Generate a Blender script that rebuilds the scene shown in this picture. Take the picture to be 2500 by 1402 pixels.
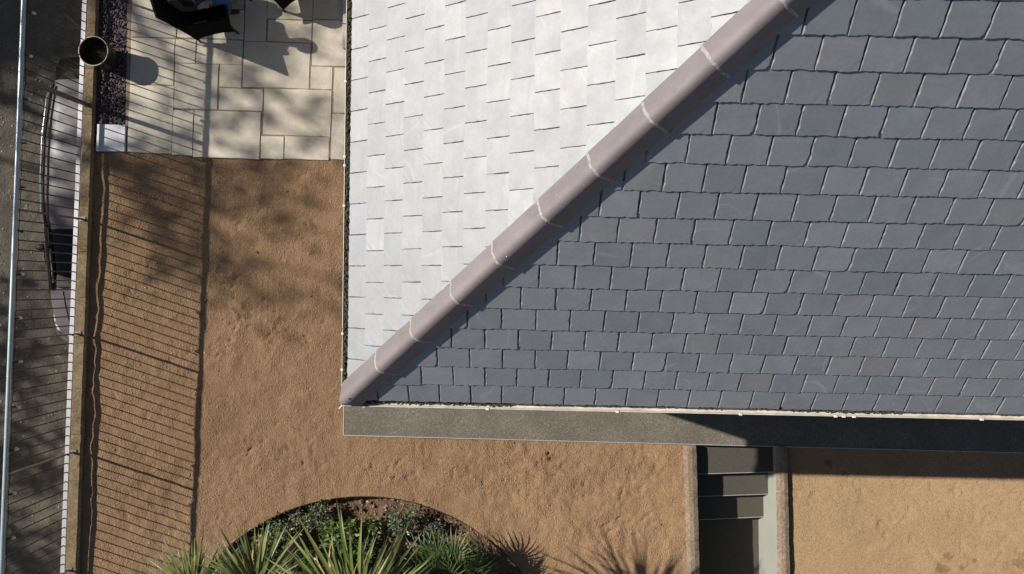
import bpy, bmesh, math, random
import numpy as np
from mathutils import Vector, Matrix, Quaternion

random.seed(7)
rng = np.random.default_rng(11)
scene = bpy.context.scene
for o in list(bpy.data.objects):
    bpy.data.objects.remove(o)
C = scene.collection

# ------------------------------------------------------------------ camera, sky, sun, exposure
H = 11.5            # camera height over the garden, metres
F = 1782.0          # focal length in photograph pixels (2500 wide)
cam_d = bpy.data.cameras.new('camera')
cam_d.sensor_width = 36.0
cam_d.lens = F / 2500.0 * 36.0
cam_d.clip_end = 500
cam = bpy.data.objects.new('camera', cam_d)
cam.location = (0, 0, H)
cam.rotation_euler = (0, 0, 0)
C.objects.link(cam)
scene.camera = cam

SUN_DIR = Vector((1.27, -0.413, -1.0)).normalized()
SUN_EL = math.atan2(1.0, math.hypot(1.27, 0.413))
world = bpy.data.worlds.new('World')
scene.world = world
world.use_nodes = True
wn = world.node_tree.nodes
sky = wn.new('ShaderNodeTexSky')
sky.sky_type = 'NISHITA'
sky.sun_disc = False
sky.sun_elevation = SUN_EL
sky.sun_rotation = math.atan2(-1.27, 0.413)
wn['Background'].inputs['Strength'].default_value = 0.05
world.node_tree.links.new(sky.outputs[0], wn['Background'].inputs['Color'])

sun_d = bpy.data.lights.new('sun', 'SUN')
sun_d.energy = 5.0
sun_d.angle = math.radians(0.53)
sun_d.color = (1.0, 0.945, 0.86)
sun = bpy.data.objects.new('sun', sun_d)
sun.rotation_euler = SUN_DIR.to_track_quat('-Z', 'Y').to_euler()
sun.location = (-30, 10, 30)
C.objects.link(sun)

scene.view_settings.view_transform = 'Standard'
scene.view_settings.look = 'None'
scene.view_settings.gamma = 1.0
scene.view_settings.exposure = 0.5
scene.view_settings.use_curve_mapping = False


# ------------------------------------------------------------------ helpers
def W(px, py, z=0.0):
    """point of the place at height z that the photograph shows at px, py"""
    return Vector(((px - 1250.0) / F * (H - z), -(py - 701.0) / F * (H - z), z))


def tag(o, label=None, cat=None, group=None, kind=None):
    if label: o['label'] = label
    if cat: o['category'] = cat
    if group: o['group'] = group
    if kind: o['kind'] = kind
    return o


def empty(name, loc):
    o = bpy.data.objects.new(name, None)
    o.location = loc
    o.empty_display_size = 0.1
    C.objects.link(o)
    return o


def put_parent(o, parent):
    if parent is not None:
        o.parent = parent
        if parent.type == 'EMPTY':
            o.matrix_parent_inverse = Matrix.Translation(-Vector(parent.location))


def mobj(name, verts, faces, mat, parent=None, smooth=False, uv=None):
    me = bpy.data.meshes.new(name)
    me.from_pydata([tuple(v) for v in verts], [], faces)
    me.update()
    if smooth:
        me.polygons.foreach_set('use_smooth', [True] * len(me.polygons))
    if mat is not None:
        me.materials.append(mat)
    o = bpy.data.objects.new(name, me)
    C.objects.link(o)
    put_parent(o, parent)
    return o


def share(name, me, mat4, parent=None):
    o = bpy.data.objects.new(name, me)
    C.objects.link(o)
    put_parent(o, parent)
    o.matrix_basis = mat4
    return o


def bm_obj(name, bm, mat, parent=None, smooth=False):
    me = bpy.data.meshes.new(name)
    bm.normal_update()
    bm.to_mesh(me)
    bm.free()
    if smooth:
        me.polygons.foreach_set('use_smooth', [True] * len(me.polygons))
    for m in (mat if isinstance(mat, (list, tuple)) else [mat]):
        me.materials.append(m)
    o = bpy.data.objects.new(name, me)
    C.objects.link(o)
    put_parent(o, parent)
    return o


class MB:
    """collects shapes into one mesh"""
    def __init__(s):
        s.v = []; s.f = []

    def quadstrip(s, rows, close=False):
        n = len(rows[0]); b = len(s.v)
        for r in rows: s.v += [tuple(p) for p in r]
        m = n if close else n - 1
        for i in range(len(rows) - 1):
            for j in range(m):
                k = (j + 1) % n
                s.f.append((b + i * n + j, b + i * n + k, b + (i + 1) * n + k, b + (i + 1) * n + j))
        return b, n

    def prism(s, poly, z0, z1):
        """poly: list of (x, y) or two lists for top / bottom; counter-clockwise"""
        b = len(s.v); n = len(poly)
        s.v += [(p[0], p[1], z0) for p in poly] + [(p[0], p[1], z1) for p in poly]
        s.f.append(tuple(b + n + i for i in range(n)))
        s.f.append(tuple(b + i for i in reversed(range(n))))
        for i in range(n):
            j = (i + 1) % n
            s.f.append((b + i, b + j, b + n + j, b + n + i))

    def hull8(s, lo, hi):
        b = len(s.v)
        s.v += [tuple(p) for p in lo] + [tuple(p) for p in hi]
        s.f += [(b + 4, b + 5, b + 6, b + 7), (b + 3, b + 2, b + 1, b)]
        for i in range(4):
            j = (i + 1) % 4
            s.f.append((b + i, b + j, b + 4 + j, b + 4 + i))

    def box(s, c, sx, sy, sz, ax=None, ay=None):
        c = Vector(c)
        ax = Vector(ax).normalized() if ax is not None else Vector((1, 0, 0))
        ay = Vector(ay).normalized() if ay is not None else Vector((0, 1, 0))
        az = ax.cross(ay).normalized()
        lo = [c + ax * (i * sx / 2) + ay * (j * sy / 2) - az * (sz / 2) for i, j in ((-1, -1), (1, -1), (1, 1), (-1, 1))]
        hi = [p + az * sz for p in lo]
        s.hull8(lo, hi)

    def tube(s, pts, rad, n=8, cap=True):
        pts = [Vector(p) for p in pts]
        if not isinstance(rad, (list, tuple)): rad = [rad] * len(pts)
        rows = []
        up = Vector((0.13, 0.21, 0.97))
        for i, p in enumerate(pts):
            d = (pts[min(i + 1, len(pts) - 1)] - pts[max(i - 1, 0)]).normalized()
            a = d.cross(up)
            if a.length < 1e-4: a = d.cross(Vector((1, 0, 0)))
            a.normalize(); b = d.cross(a)
            rows.append([p + (a * math.cos(t) + b * math.sin(t)) * rad[i] for t in [2 * math.pi * k / n for k in range(n)]])
        b0, _ = s.quadstrip(rows, close=True)
        if cap:
            s.f.append(tuple(b0 + k for k in reversed(range(n))))
            e = b0 + (len(rows) - 1) * n
            s.f.append(tuple(e + k for k in range(n)))

    def lathe(s, prof, c, n=24, axis=None):
        c = Vector(c)
        rows = []
        for r, z in prof:
            rows.append([c + Vector((r * math.cos(t), r * math.sin(t), z)) for t in [2 * math.pi * k / n for k in range(n)]])
        s.quadstrip(rows, close=True)

    def build(s, name, mat, parent=None, smooth=False):
        return mobj(name, s.v, s.f, mat, parent, smooth)


def bevel_obj(o, w=0.006, seg=2):
    bm = bmesh.new(); bm.from_mesh(o.data)
    bmesh.ops.bevel(bm, geom=bm.edges[:], offset=w, segments=seg, affect='EDGES', profile=0.6)
    bm.to_mesh(o.data); bm.free()
    return o


# value noise on arrays, for real relief
def vnoise(x, y, seed):
    r = np.random.default_rng(seed)
    N = 256
    lat = r.random((N, N))
    xi = np.floor(x).astype(int); yi = np.floor(y).astype(int)
    fx = x - xi; fy = y - yi
    fx = fx * fx * (3 - 2 * fx); fy = fy * fy * (3 - 2 * fy)
    a = lat[xi % N, yi % N]; b = lat[(xi + 1) % N, yi % N]
    c = lat[xi % N, (yi + 1) % N]; d = lat[(xi + 1) % N, (yi + 1) % N]
    return (a * (1 - fx) + b * fx) * (1 - fy) + (c * (1 - fx) + d * fx) * fy - 0.5


# ------------------------------------------------------------------ materials
class NT:
    def __init__(s, name):
        s.m = bpy.data.materials.new(name)
        s.m.use_nodes = True
        s.t = s.m.node_tree
        s.n = s.t.nodes
        s.bsdf = s.n['Principled BSDF']
        s.tc = s.n.new('ShaderNodeTexCoord')
        s.vec = s.tc.outputs['Object']

    def link(s, a, b): s.t.links.new(a, b)

    def node(s, typ, **kw):
        nd = s.n.new(typ)
        for k, v in kw.items(): setattr(nd, k, v)
        return nd

    def noise(s, scale, detail=4, rough=0.55, vec=None, dist=0.0):
        nd = s.n.new('ShaderNodeTexNoise')
        nd.inputs['Scale'].default_value = scale
        nd.inputs['Detail'].default_value = detail
        nd.inputs['Roughness'].default_value = rough
        nd.inputs['Distortion'].default_value = dist
        s.link(vec or s.vec, nd.inputs['Vector'])
        return nd.outputs['Fac']

    def voro(s, scale, feat='F1', vec=None, out='Distance'):
        nd = s.n.new('ShaderNodeTexVoronoi')
        nd.feature = feat
        nd.inputs['Scale'].default_value = scale
        s.link(vec or s.vec, nd.inputs['Vector'])
        return nd.outputs[out]

    def ramp(s, fac, stops, interp='LINEAR'):
        nd = s.n.new('ShaderNodeValToRGB')
        cr = nd.color_ramp
        cr.interpolation = interp
        while len(cr.elements) < len(stops): cr.elements.new(0.5)
        for e, (p, c) in zip(cr.elements, stops):
            e.position = p
            e.color = (c, c, c, 1) if isinstance(c, (int, float)) else (*c, 1)
        s.link(fac, nd.inputs['Fac'])
        return nd.outputs['Color']

    def mix(s, a, b, fac, mode='MIX'):
        nd = s.n.new('ShaderNodeMix')
        nd.data_type = 'RGBA'; nd.blend_type = mode
        for sock, v in ((nd.inputs[0], fac), (nd.inputs[6], a), (nd.inputs[7], b)):
            if isinstance(v, (int, float)): sock.default_value = v if sock.type == 'VALUE' else (v, v, v, 1)
            elif isinstance(v, (tuple, list)): sock.default_value = (*v, 1)
            else: s.link(v, sock)
        return nd.outputs[2]

    def math(s, op, a, b=None):
        nd = s.n.new('ShaderNodeMath'); nd.operation = op
        for i, v in enumerate((a, b)):
            if v is None: continue
            if isinstance(v, (int, float)): nd.inputs[i].default_value = v
            else: s.link(v, nd.inputs[i])
        return nd.outputs[0]

    def out(s, color=None, rough=None, bump=None, bstr=0.3, bdist=0.01, spec=None, metal=None, drough=None, trans=None):
        b = s.bsdf
        def setv(key, v):
            if v is None or key not in b.inputs: return
            if isinstance(v, (int, float)): b.inputs[key].default_value = v
            elif isinstance(v, (tuple, list)): b.inputs[key].default_value = (*v, 1)
            else: s.link(v, b.inputs[key])
        setv('Base Color', color); setv('Roughness', rough); setv('Specular IOR Level', spec)
        setv('Metallic', metal); setv('Diffuse Roughness', drough); setv('Transmission Weight', trans)
        if bump is not None:
            bn = s.n.new('ShaderNodeBump')
            bn.inputs['Strength'].default_value = bstr
            bn.inputs['Distance'].default_value = bdist
            s.link(bump, bn.inputs['Height'])
            s.link(bn.outputs[0], b.inputs['Normal'])
        return s.m


def offset_vec(n, scale=60.0):
    """per-object shift so that copies do not repeat the pattern; returns (vector, random)"""
    oi = n.node('ShaderNodeObjectInfo')
    ge = n.node('ShaderNodeNewGeometry')
    r = n.math('FRACT', n.math('ADD', oi.outputs['Random'], ge.outputs['Random Per Island']))
    k = n.math('MULTIPLY', r, scale)
    cb = n.node('ShaderNodeCombineXYZ')
    n.link(k, cb.inputs[0]); n.link(n.math('MULTIPLY', k, 1.37), cb.inputs[1]); n.link(n.math('MULTIPLY', k, 0.71), cb.inputs[2])
    ad = n.node('ShaderNodeVectorMath', operation='ADD')
    n.link(n.vec, ad.inputs[0]); n.link(cb.outputs[0], ad.inputs[1])
    n.vec = ad.outputs[0]
    return r


def m_sand(name, c0, c1, c2, grain=1.0):
    n = NT(name)
    big = n.noise(0.55, 4, 0.6)
    mid = n.noise(4.0, 5, 0.65)
    fine = n.noise(42, 4, 0.7)
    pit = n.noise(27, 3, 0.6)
    col = n.mix(tuple(v * 0.90 for v in c0), tuple(v * 1.05 for v in c1), n.ramp(big, [(0.3, 0.0), (0.7, 1.0)]))
    col = n.mix(col, c2, n.ramp(mid, [(0.42, 0.0), (0.75, 0.8)]))
    col = n.mix(col, n.ramp(fine, [(0.28, 0.62), (0.5, 1.0), (0.75, 1.28)]), 0.9, 'MULTIPLY')
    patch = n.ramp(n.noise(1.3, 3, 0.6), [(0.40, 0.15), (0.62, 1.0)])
    pit_shade = n.math('MULTIPLY', n.ramp(pit, [(0.27, 1.0), (0.36, 0.0)]), patch)
    col = n.mix(col, (c0[0] * 0.42, c0[1] * 0.38, c0[2] * 0.35), n.math('MULTIPLY', pit_shade, 0.8))  # shade inside the small pits, painted into the colour
    spk = n.noise(120, 2, 0.5)
    col = n.mix(col, (0.45, 0.38, 0.29), n.ramp(spk, [(0.69, 0.0), (0.76, 0.8)]))
    gm = n.ramp(n.noise(2.2, 4, 0.65), [(0.38, 0.28), (0.64, 1.0)])
    h = n.math('ADD', n.math('MULTIPLY', fine, 1.0), n.math('MULTIPLY', n.ramp(pit, [(0.2, 0.0), (0.42, 1.0)]), n.math('MULTIPLY', patch, 0.8)))
    h = n.math('ADD', n.math('MULTIPLY', h, gm), n.math('MULTIPLY', n.math('MULTIPLY', n.voro(52), -0.55), gm))
    h = n.math('ADD', h, n.math('MULTIPLY', n.noise(11, 5, 0.6, dist=0.6), 0.7))
    return n.out(col, 0.95, h, 0.9 * grain, 0.032, spec=0.12, drough=1.0)


def add_stains(m, spots):
    """damp marks with a shape of their own: (x, y, radius) in metres"""
    t = m.node_tree; b = t.nodes['Principled BSDF']
    src = b.inputs['Base Color'].links[0].from_socket
    tc = t.nodes.new('ShaderNodeTexCoord')
    nz = t.nodes.new('ShaderNodeTexNoise'); nz.inputs['Scale'].default_value = 9; nz.inputs['Detail'].default_value = 4
    t.links.new(tc.outputs['Object'], nz.inputs['Vector'])
    for (x, y, r) in spots:
        d = t.nodes.new('ShaderNodeVectorMath'); d.operation = 'DISTANCE'
        d.inputs[1].default_value = (x, y, -0.05)
        t.links.new(tc.outputs['Object'], d.inputs[0])
        ma = t.nodes.new('ShaderNodeMath'); ma.operation = 'MULTIPLY_ADD'
        t.links.new(nz.outputs['Fac'], ma.inputs[0]); ma.inputs[1].default_value = r * 3.2
        t.links.new(d.outputs['Value'], ma.inputs[2])
        cr_ = t.nodes.new('ShaderNodeMapRange'); cr_.inputs['From Min'].default_value = r * 2.15; cr_.inputs['From Max'].default_value = r * 2.45
        cr_.inputs['To Min'].default_value = 0.42; cr_.inputs['To Max'].default_value = 0.0
        t.links.new(ma.outputs[0], cr_.inputs['Value'])
        mx = t.nodes.new('ShaderNodeMix'); mx.data_type = 'RGBA'; mx.blend_type = 'MULTIPLY'
        t.links.new(cr_.outputs[0], mx.inputs[0]); t.links.new(src, mx.inputs[6]); mx.inputs[7].default_value = (0.25, 0.2, 0.15, 1)
        src = mx.outputs[2]
    t.links.new(src, b.inputs['Base Color'])


def m_slate():
    n = NT('slate')
    r = offset_vec(n, 83.0)
    base = n.ramp(r, [(0.0, (0.098, 0.112, 0.131)), (0.16, (0.135, 0.141, 0.158)), (0.30, (0.106, 0.121, 0.133)), (0.44, (0.151, 0.159, 0.177)), (0.58, (0.113, 0.124, 0.149)),
                      (0.72, (0.143, 0.143, 0.158)), (0.86, (0.106, 0.117, 0.135)), (0.965, (0.132, 0.136, 0.152)), (0.98, (0.130, 0.129, 0.131)), (0.99, (0.130, 0.129, 0.131)), (1.0, (0.113, 0.124, 0.141))])
    cl = n.noise(3.0, 5, 0.6, dist=1.2)
    col = n.mix(base, n.ramp(cl, [(0.3, 0.86), (0.55, 1.0), (0.75, 1.14)]), 1.0, 'MULTIPLY')
    fn = n.noise(38, 4, 0.6)
    col = n.mix(col, n.ramp(fn, [(0.3, 0.9), (0.7, 1.1)]), 1.0, 'MULTIPLY')
    # cleavage scratches: thin curved veins, on some slates only
    v = n.noise(1.1, 1, 0.3, dist=0.5)
    vein = n.ramp(v, [(0.488, 0.0), (0.497, 1.0), (0.506, 0.0)])
    some = n.ramp(n.noise(0.9, 2, 0.5), [(0.52, 0.0), (0.60, 1.0)])
    col = n.mix(col, (0.27, 0.275, 0.28), n.math('MULTIPLY', n.math('MULTIPLY', vein, some), 0.38))
    lich = n.ramp(n.noise(24, 3, 0.6), [(0.70, 0.0), (0.74, 1.0)])
    col = n.mix(col, (0.24, 0.25, 0.24), n.math('MULTIPLY', lich, n.ramp(n.noise(1.7, 3), [(0.5, 0.0), (0.65, 0.5)])))
    rust = n.noise(1.1, 3, 0.6)
    col = n.mix(col, (0.19, 0.15, 0.11), n.math('MULTIPLY', n.ramp(rust, [(0.76, 0.0), (0.86, 1.0)]), 0.15))
    rough = n.math('ADD', n.ramp(n.noise(5, 4, 0.6), [(0.3, 0.0), (0.7, 0.06)]), n.ramp(n.math('FRACT', n.math('MULTIPLY', r, 7.31)), [(0.0, 0.62), (0.5, 0.64), (1.0, 0.66)]))
    h = n.math('ADD', n.math('MULTIPLY', cl, 0.5), n.math('MULTIPLY', fn, 0.25))
    n.bsdf.inputs['IOR'].default_value = 1.80
    return n.out(col, rough, h, 0.16, 0.010, spec=1.0)


def m_simple(name, col, rough=0.6, var=0.15, scale=12, bump=0.0, bscale=40, metal=0.0, spec=0.5, rnd=0.0, drough=0.0):
    n = NT(name)
    r = offset_vec(n, 40.0)
    f = n.noise(scale, 5, 0.6)
    c = n.mix(tuple(col), n.ramp(f, [(0.25, 1.0 - var), (0.75, 1.0 + var)]), 1.0, 'MULTIPLY')
    if rnd:
        c = n.mix(c, n.ramp(r, [(0, 1.0 - rnd), (0.33, 1.0 + rnd * 0.6), (0.66, 1.0 - rnd * 0.4), (1, 1.0 + rnd)]), 1.0, 'MULTIPLY')
    return n.out(c, rough, n.noise(bscale, 4, 0.6) if bump else None, bump, 0.01, spec=spec, metal=metal, drough=drough)


def m_stone_slab():
    n = NT('sandstone_paving')
    r = offset_vec(n, 31.0)
    base = n.ramp(r, [(0, (0.46, 0.412, 0.34)), (0.35, (0.50, 0.452, 0.378)), (0.7, (0.44, 0.40, 0.34)), (1, (0.52, 0.476, 0.405))])
    f = n.noise(2.6, 5, 0.65)
    col = n.mix(base, n.ramp(f, [(0.3, (0.86, 0.83, 0.78)), (0.65, (1.06, 1.05, 1.04))]), 1.0, 'MULTIPLY')
    g = n.noise(55, 4, 0.7)
    col = n.mix(col, n.ramp(g, [(0.3, 0.88), (0.7, 1.08)]), 1.0, 'MULTIPLY')
    col = n.mix(col, (0.33, 0.26, 0.15), n.math('MULTIPLY', n.ramp(n.noise(6, 5, 0.7), [(0.6, 0.0), (0.8, 1.0)]), 0.35))
    return n.out(col, 0.8, n.math('ADD', g, n.math('MULTIPLY', n.noise(14, 4), 1.5)), 0.3, 0.012, spec=0.3)


def m_aggregate():
    n = NT('exposed_aggregate')
    g = n.voro(95, out='Color')
    bw = n.node('ShaderNodeRGBToBW'); n.link(g, bw.inputs[0])
    col = n.ramp(bw.outputs[0], [(0.1, (0.088, 0.077, 0.060)), (0.5, (0.125, 0.110, 0.087)), (0.82, (0.165, 0.147, 0.12)), (0.96, (0.27, 0.245, 0.21))])
    col = n.mix(col, n.ramp(n.noise(1.6, 4, 0.6), [(0.3, 0.82), (0.7, 1.15)]), 1.0, 'MULTIPLY')
    return n.out(col, 0.85, n.voro(95), 0.35, 0.006, spec=0.25)


def m_coping(name, c0, c1, moss):
    n = NT(name)
    r = offset_vec(n, 17.0)
    f = n.noise(7, 6, 0.7)
    col = n.mix(tuple(c0), tuple(c1), n.ramp(f, [(0.35, 0.0), (0.65, 1.0)]))
    col = n.mix(col, n.ramp(r, [(0, 0.82), (0.5, 1.1), (1, 0.92)]), 1.0, 'MULTIPLY')
    col = n.mix(col, tuple(moss), n.math('MULTIPLY', n.ramp(n.noise(3.1, 5, 0.7), [(0.48, 0.0), (0.66, 1.0)]), 0.75))
    sp = n.noise(60, 3, 0.6)
    col = n.mix(col, (0.5, 0.45, 0.36), n.ramp(sp, [(0.66, 0.0), (0.74, 0.8)]))
    col = n.mix(col, n.ramp(n.noise(28, 4), [(0.3, 0.75), (0.7, 1.2)]), 1.0, 'MULTIPLY')
    return n.out(col, 0.92, n.math('ADD', f, n.noise(35, 4)), 0.5, 0.02, spec=0.2, drough=0.6)


def m_leaf(name, c0, c1, rough=0.42, rnd=True):
    n = NT(name)
    r = offset_vec(n, 9.0)
    f = n.noise(5, 3)
    col = n.mix(tuple(c0), tuple(c1), r)
    col = n.mix(col, n.ramp(f, [(0.3, 0.75), (0.7, 1.25)]), 1.0, 'MULTIPLY')
    m = n.out(col, rough, None, spec=0.45)
    tr = n.node('ShaderNodeBsdfTranslucent')
    n.link(col, tr.inputs['Color'])
    mx = n.node('ShaderNodeMixShader'); mx.inputs[0].default_value = 0.22
    n.link(n.bsdf.outputs[0], mx.inputs[1]); n.link(tr.outputs[0], mx.inputs[2])
    n.link(mx.outputs[0], n.n['Material Output'].inputs['Surface'])
    return m


def m_glass(name, tint, alpha, rough=0.03):
    n = NT(name)
    n.out(tint, rough, None, spec=0.16)
    tp = n.node('ShaderNodeBsdfTransparent'); tp.inputs[0].default_value = (0.55, 0.6, 0.6, 1)
    mx = n.node('ShaderNodeMixShader'); mx.inputs[0].default_value = alpha
    n.link(n.bsdf.outputs[0], mx.inputs[1]); n.link(tp.outputs[0], mx.inputs[2])
    n.link(mx.outputs[0], n.n['Material Output'].inputs['Surface'])
    return n.m


M = {}
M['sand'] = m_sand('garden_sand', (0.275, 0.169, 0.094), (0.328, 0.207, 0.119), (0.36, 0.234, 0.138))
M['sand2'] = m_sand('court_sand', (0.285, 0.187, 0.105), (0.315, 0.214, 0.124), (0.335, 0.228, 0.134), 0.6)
add_stains(M['sand2'], [(W(px, py, -.05).x, W(px, py, -.05).y, r) for px, py, r in ((2312, 1360, .10), (2300, 1385, .12), (2490, 1375, .14), (2380, 1368, .04), (2350, 1388, .05), (2020, 1130, .10))])
add_stains(M['sand'], [(W(px, py, 0).x, W(px, py, 0).y, r) for px, py, r in ((560, 690, .16), (600, 760, .2), (680, 790, .12), (1345, 1120, .13), (540, 660, .10))])
M['slate'] = m_slate()
M['deck'] = m_simple('roof_underlay', (0.11, 0.115, 0.12), 0.8)
n = NT('mauve_clay_tile')
r = offset_vec(n, 40.0)
c = n.mix((0.180, 0.156, 0.160), n.ramp(n.noise(3.2, 6, 0.65), [(0.25, 0.82), (0.75, 1.16)]), 1.0, 'MULTIPLY')
c = n.mix(c, n.ramp(r, [(0, 0.93), (0.33, 1.04), (0.66, 0.97), (1, 1.06)]), 1.0, 'MULTIPLY')
c = n.mix(c, (0.36, 0.33, 0.32), n.math('MULTIPLY', n.ramp(n.noise(26, 3, 0.6), [(0.66, 0.0), (0.72, 1.0)]), n.ramp(n.noise(2.3, 3), [(0.5, 0.0), (0.62, 0.6)])))
c = n.mix(c, (0.085, 0.072, 0.068), n.math('MULTIPLY', n.ramp(n.noise(5.5, 5, 0.7), [(0.60, 0.0), (0.74, 1.0)]), 0.4))
M['hip'] = n.out(c, 0.66, n.noise(60, 4), 0.2, 0.006, spec=0.3)
M['mortar'] = m_simple('pale_mortar', (0.285, 0.262, 0.258), 0.95, 0.45, 30, 0.5, 50)
M['gutter'] = m_simple('white_gutter_plastic', (0.58, 0.53, 0.46), 0.5, 0.30, 7)
M['gutter_in'] = m_simple('stained_gutter_inside', (0.50, 0.45, 0.36), 0.8, 0.35, 9)
M['bracket'] = m_simple('white_bracket', (0.60, 0.60, 0.58), 0.45, 0.05)
M['moss'] = m_simple('gutter_moss', (0.055, 0.047, 0.03), 0.95, 0.5, 25, rnd=0.4)
M['wallr'] = m_simple('house_render', (0.15, 0.14, 0.13), 0.9, 0.1, 3, 0.1)
M['slab'] = m_stone_slab()
M['bed_mortar'] = m_simple('paving_joint', (0.19, 0.15, 0.105), 0.95, 0.4, 20, 0.4, 60)
M['agg'] = m_aggregate()
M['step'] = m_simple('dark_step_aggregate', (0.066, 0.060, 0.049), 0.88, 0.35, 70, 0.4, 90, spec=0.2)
M['trim'] = m_simple('aluminium_trim', (0.42, 0.40, 0.37), 0.5, 0.15, 8, metal=0.3)
M['coping'] = m_coping('kerb_stone', (0.20, 0.145, 0.082), (0.28, 0.21, 0.13), (0.15, 0.115, 0.05))
M['coping2'] = m_coping('stair_coping', (0.20, 0.145, 0.10), (0.27, 0.205, 0.15), (0.18, 0.13, 0.095))
M['render'] = m_simple('pale_painted_render', (0.27, 0.275, 0.24), 0.8, 0.08, 3, 0.1)
M['kerbwall'] = m_simple('retaining_wall_render', (0.16, 0.13, 0.09), 0.9, 0.3, 5, 0.3)
M['rail'] = m_simple('galvanised_rail', (0.33, 0.40, 0.435), 0.36, 0.12, 9, metal=0.35)
M['rail_low'] = m_simple('pale_flat_rail', (0.37, 0.355, 0.365), 0.5, 0.12, 8, metal=0.1)
M['picket'] = m_simple('dark_iron_bar', (0.075, 0.068, 0.06), 0.6, 0.3, 20, metal=0.3)
M['post'] = m_simple('grey_iron_post', (0.15, 0.14, 0.125), 0.6, 0.25, 14, metal=0.3)
M['black'] = m_simple('black_plastic', (0.010, 0.010, 0.010), 0.6, 0.1)
M['bulb'] = m_glass('clear_bulb', (0.8, 0.8, 0.78), 0.45, 0.1)
M['white_slab'] = m_simple('white_marble', (0.46, 0.455, 0.49), 0.45, 0.07, 4)
M['step_pale'] = m_simple('pale_doorstep', (0.40, 0.35, 0.315), 0.8, 0.1, 6, 0.2)
M['lava'] = m_simple('dark_lava_stone', (0.095, 0.070, 0.074), 0.8, 0.35, 30, rnd=0.5, drough=0.5)
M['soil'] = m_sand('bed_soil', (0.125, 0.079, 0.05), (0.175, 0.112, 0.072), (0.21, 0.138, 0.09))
M['clod'] = m_simple('bark_chip', (0.18, 0.118, 0.08), 0.95, 0.35, 30, rnd=0.55)
M['edging'] = m_simple('black_edging', (0.02, 0.019, 0.018), 0.6, 0.2)
M['cord'] = m_leaf('cordyline_leaf', (0.10, 0.135, 0.036), (0.18, 0.205, 0.062))
M['yucca'] = m_leaf('yucca_leaf', (0.085, 0.12, 0.045), (0.20, 0.21, 0.07))
M['fan'] = m_leaf('fan_palm_leaf', (0.035, 0.065, 0.018), (0.085, 0.125, 0.028))
M['shrub_a'] = m_leaf('shrub_leaf_bright', (0.10, 0.15, 0.045), (0.18, 0.225, 0.075))
M['shrub_b'] = m_leaf('shrub_leaf_grey', (0.085, 0.105, 0.06), (0.15, 0.175, 0.10))
M['shrub_c'] = m_leaf('shrub_leaf_dark', (0.035, 0.065, 0.018), (0.08, 0.12, 0.035))
M['tree_leaf'] = m_leaf('tree_leaf', (0.05, 0.085, 0.025), (0.09, 0.12, 0.04))
M['bark'] = m_simple('bark', (0.13, 0.10, 0.075), 0.95, 0.35, 14, 0.5, 30)
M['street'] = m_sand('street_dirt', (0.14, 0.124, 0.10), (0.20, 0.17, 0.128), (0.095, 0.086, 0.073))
M['litter'] = m_simple('dry_leaf_litter', (0.16, 0.12, 0.07), 0.95, 0.3, 30, rnd=0.6)
M['pebble'] = m_simple('pale_pebble', (0.28, 0.21, 0.145), 0.85, 0.3, 30, rnd=0.5)
M['car'] = m_simple('silver_car_paint', (0.092, 0.083, 0.088), 0.36, 0.06, 2, metal=0.0, spec=0.22)
M['chrome'] = m_simple('chrome', (0.72, 0.72, 0.72), 0.12, 0.02, metal=1.0)
M['carglass'] = m_glass('tinted_car_glass', (0.003, 0.0035, 0.0035), 0.05, 0.1)
M['cardark'] = m_simple('car_interior_black', (0.012, 0.012, 0.012), 0.7)
M['seatgrey'] = m_simple('grey_seat_cloth', (0.22, 0.25, 0.24), 0.9, 0.15, 30)
M['tyre'] = m_simple('tyre_rubber', (0.02, 0.02, 0.02), 0.85)
M['lamp'] = m_simple('headlight_plastic', (0.5, 0.52, 0.54), 0.15, 0.05)
M['chair'] = m_simple('black_woven_fabric', (0.004, 0.004, 0.0035), 0.95, 0.4, 60, 0.3, 120, spec=0.12)
M['chair_glint'] = m_simple('woven_edge_glint', (0.10, 0.09, 0.08), 0.7, 0.5, 40)  # pale tone standing in for a glint on the weave
M['skin'] = m_simple('skin', (0.33, 0.22, 0.16), 0.5, 0.12, 25)
M['jeans'] = m_simple('blue_jeans', (0.045, 0.085, 0.22), 0.9, 0.35, 14, 0.3, 90)
M['jacket'] = m_simple('dark_jacket', (0.02, 0.02, 0.022), 0.9, 0.2, 20)
M['hair'] = m_simple('brown_hair', (0.05, 0.032, 0.02), 0.6, 0.3, 60)
M['pot'] = m_simple('dark_glazed_pot', (0.025, 0.023, 0.02), 0.35, 0.3, 12)
M['pot_rim'] = m_simple('worn_pot_rim', (0.33, 0.31, 0.28), 0.5, 0.35, 20)
M['pot_soil'] = m_simple('dry_pot_soil', (0.05, 0.038, 0.025), 0.95, 0.4, 30, 0.5)
M['straw'] = m_simple('dry_stem', (0.34, 0.23, 0.10), 0.9, 0.3, 20, rnd=0.4)
M['table'] = m_simple('shade_table_dark', (0.06, 0.055, 0.05), 0.6, 0.2)

# ------------------------------------------------------------------ street (lower level) and terrain
ZS = -2.75
TERR = 150
mobj('terrain', [(-TERR, -TERR, ZS - 0.06), (TERR, -TERR, ZS - 0.06), (TERR, TERR, ZS - 0.06), (-TERR, TERR, ZS - 0.06)], [(0, 1, 2, 3)], M['street'])['kind'] = 'structure'


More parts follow.
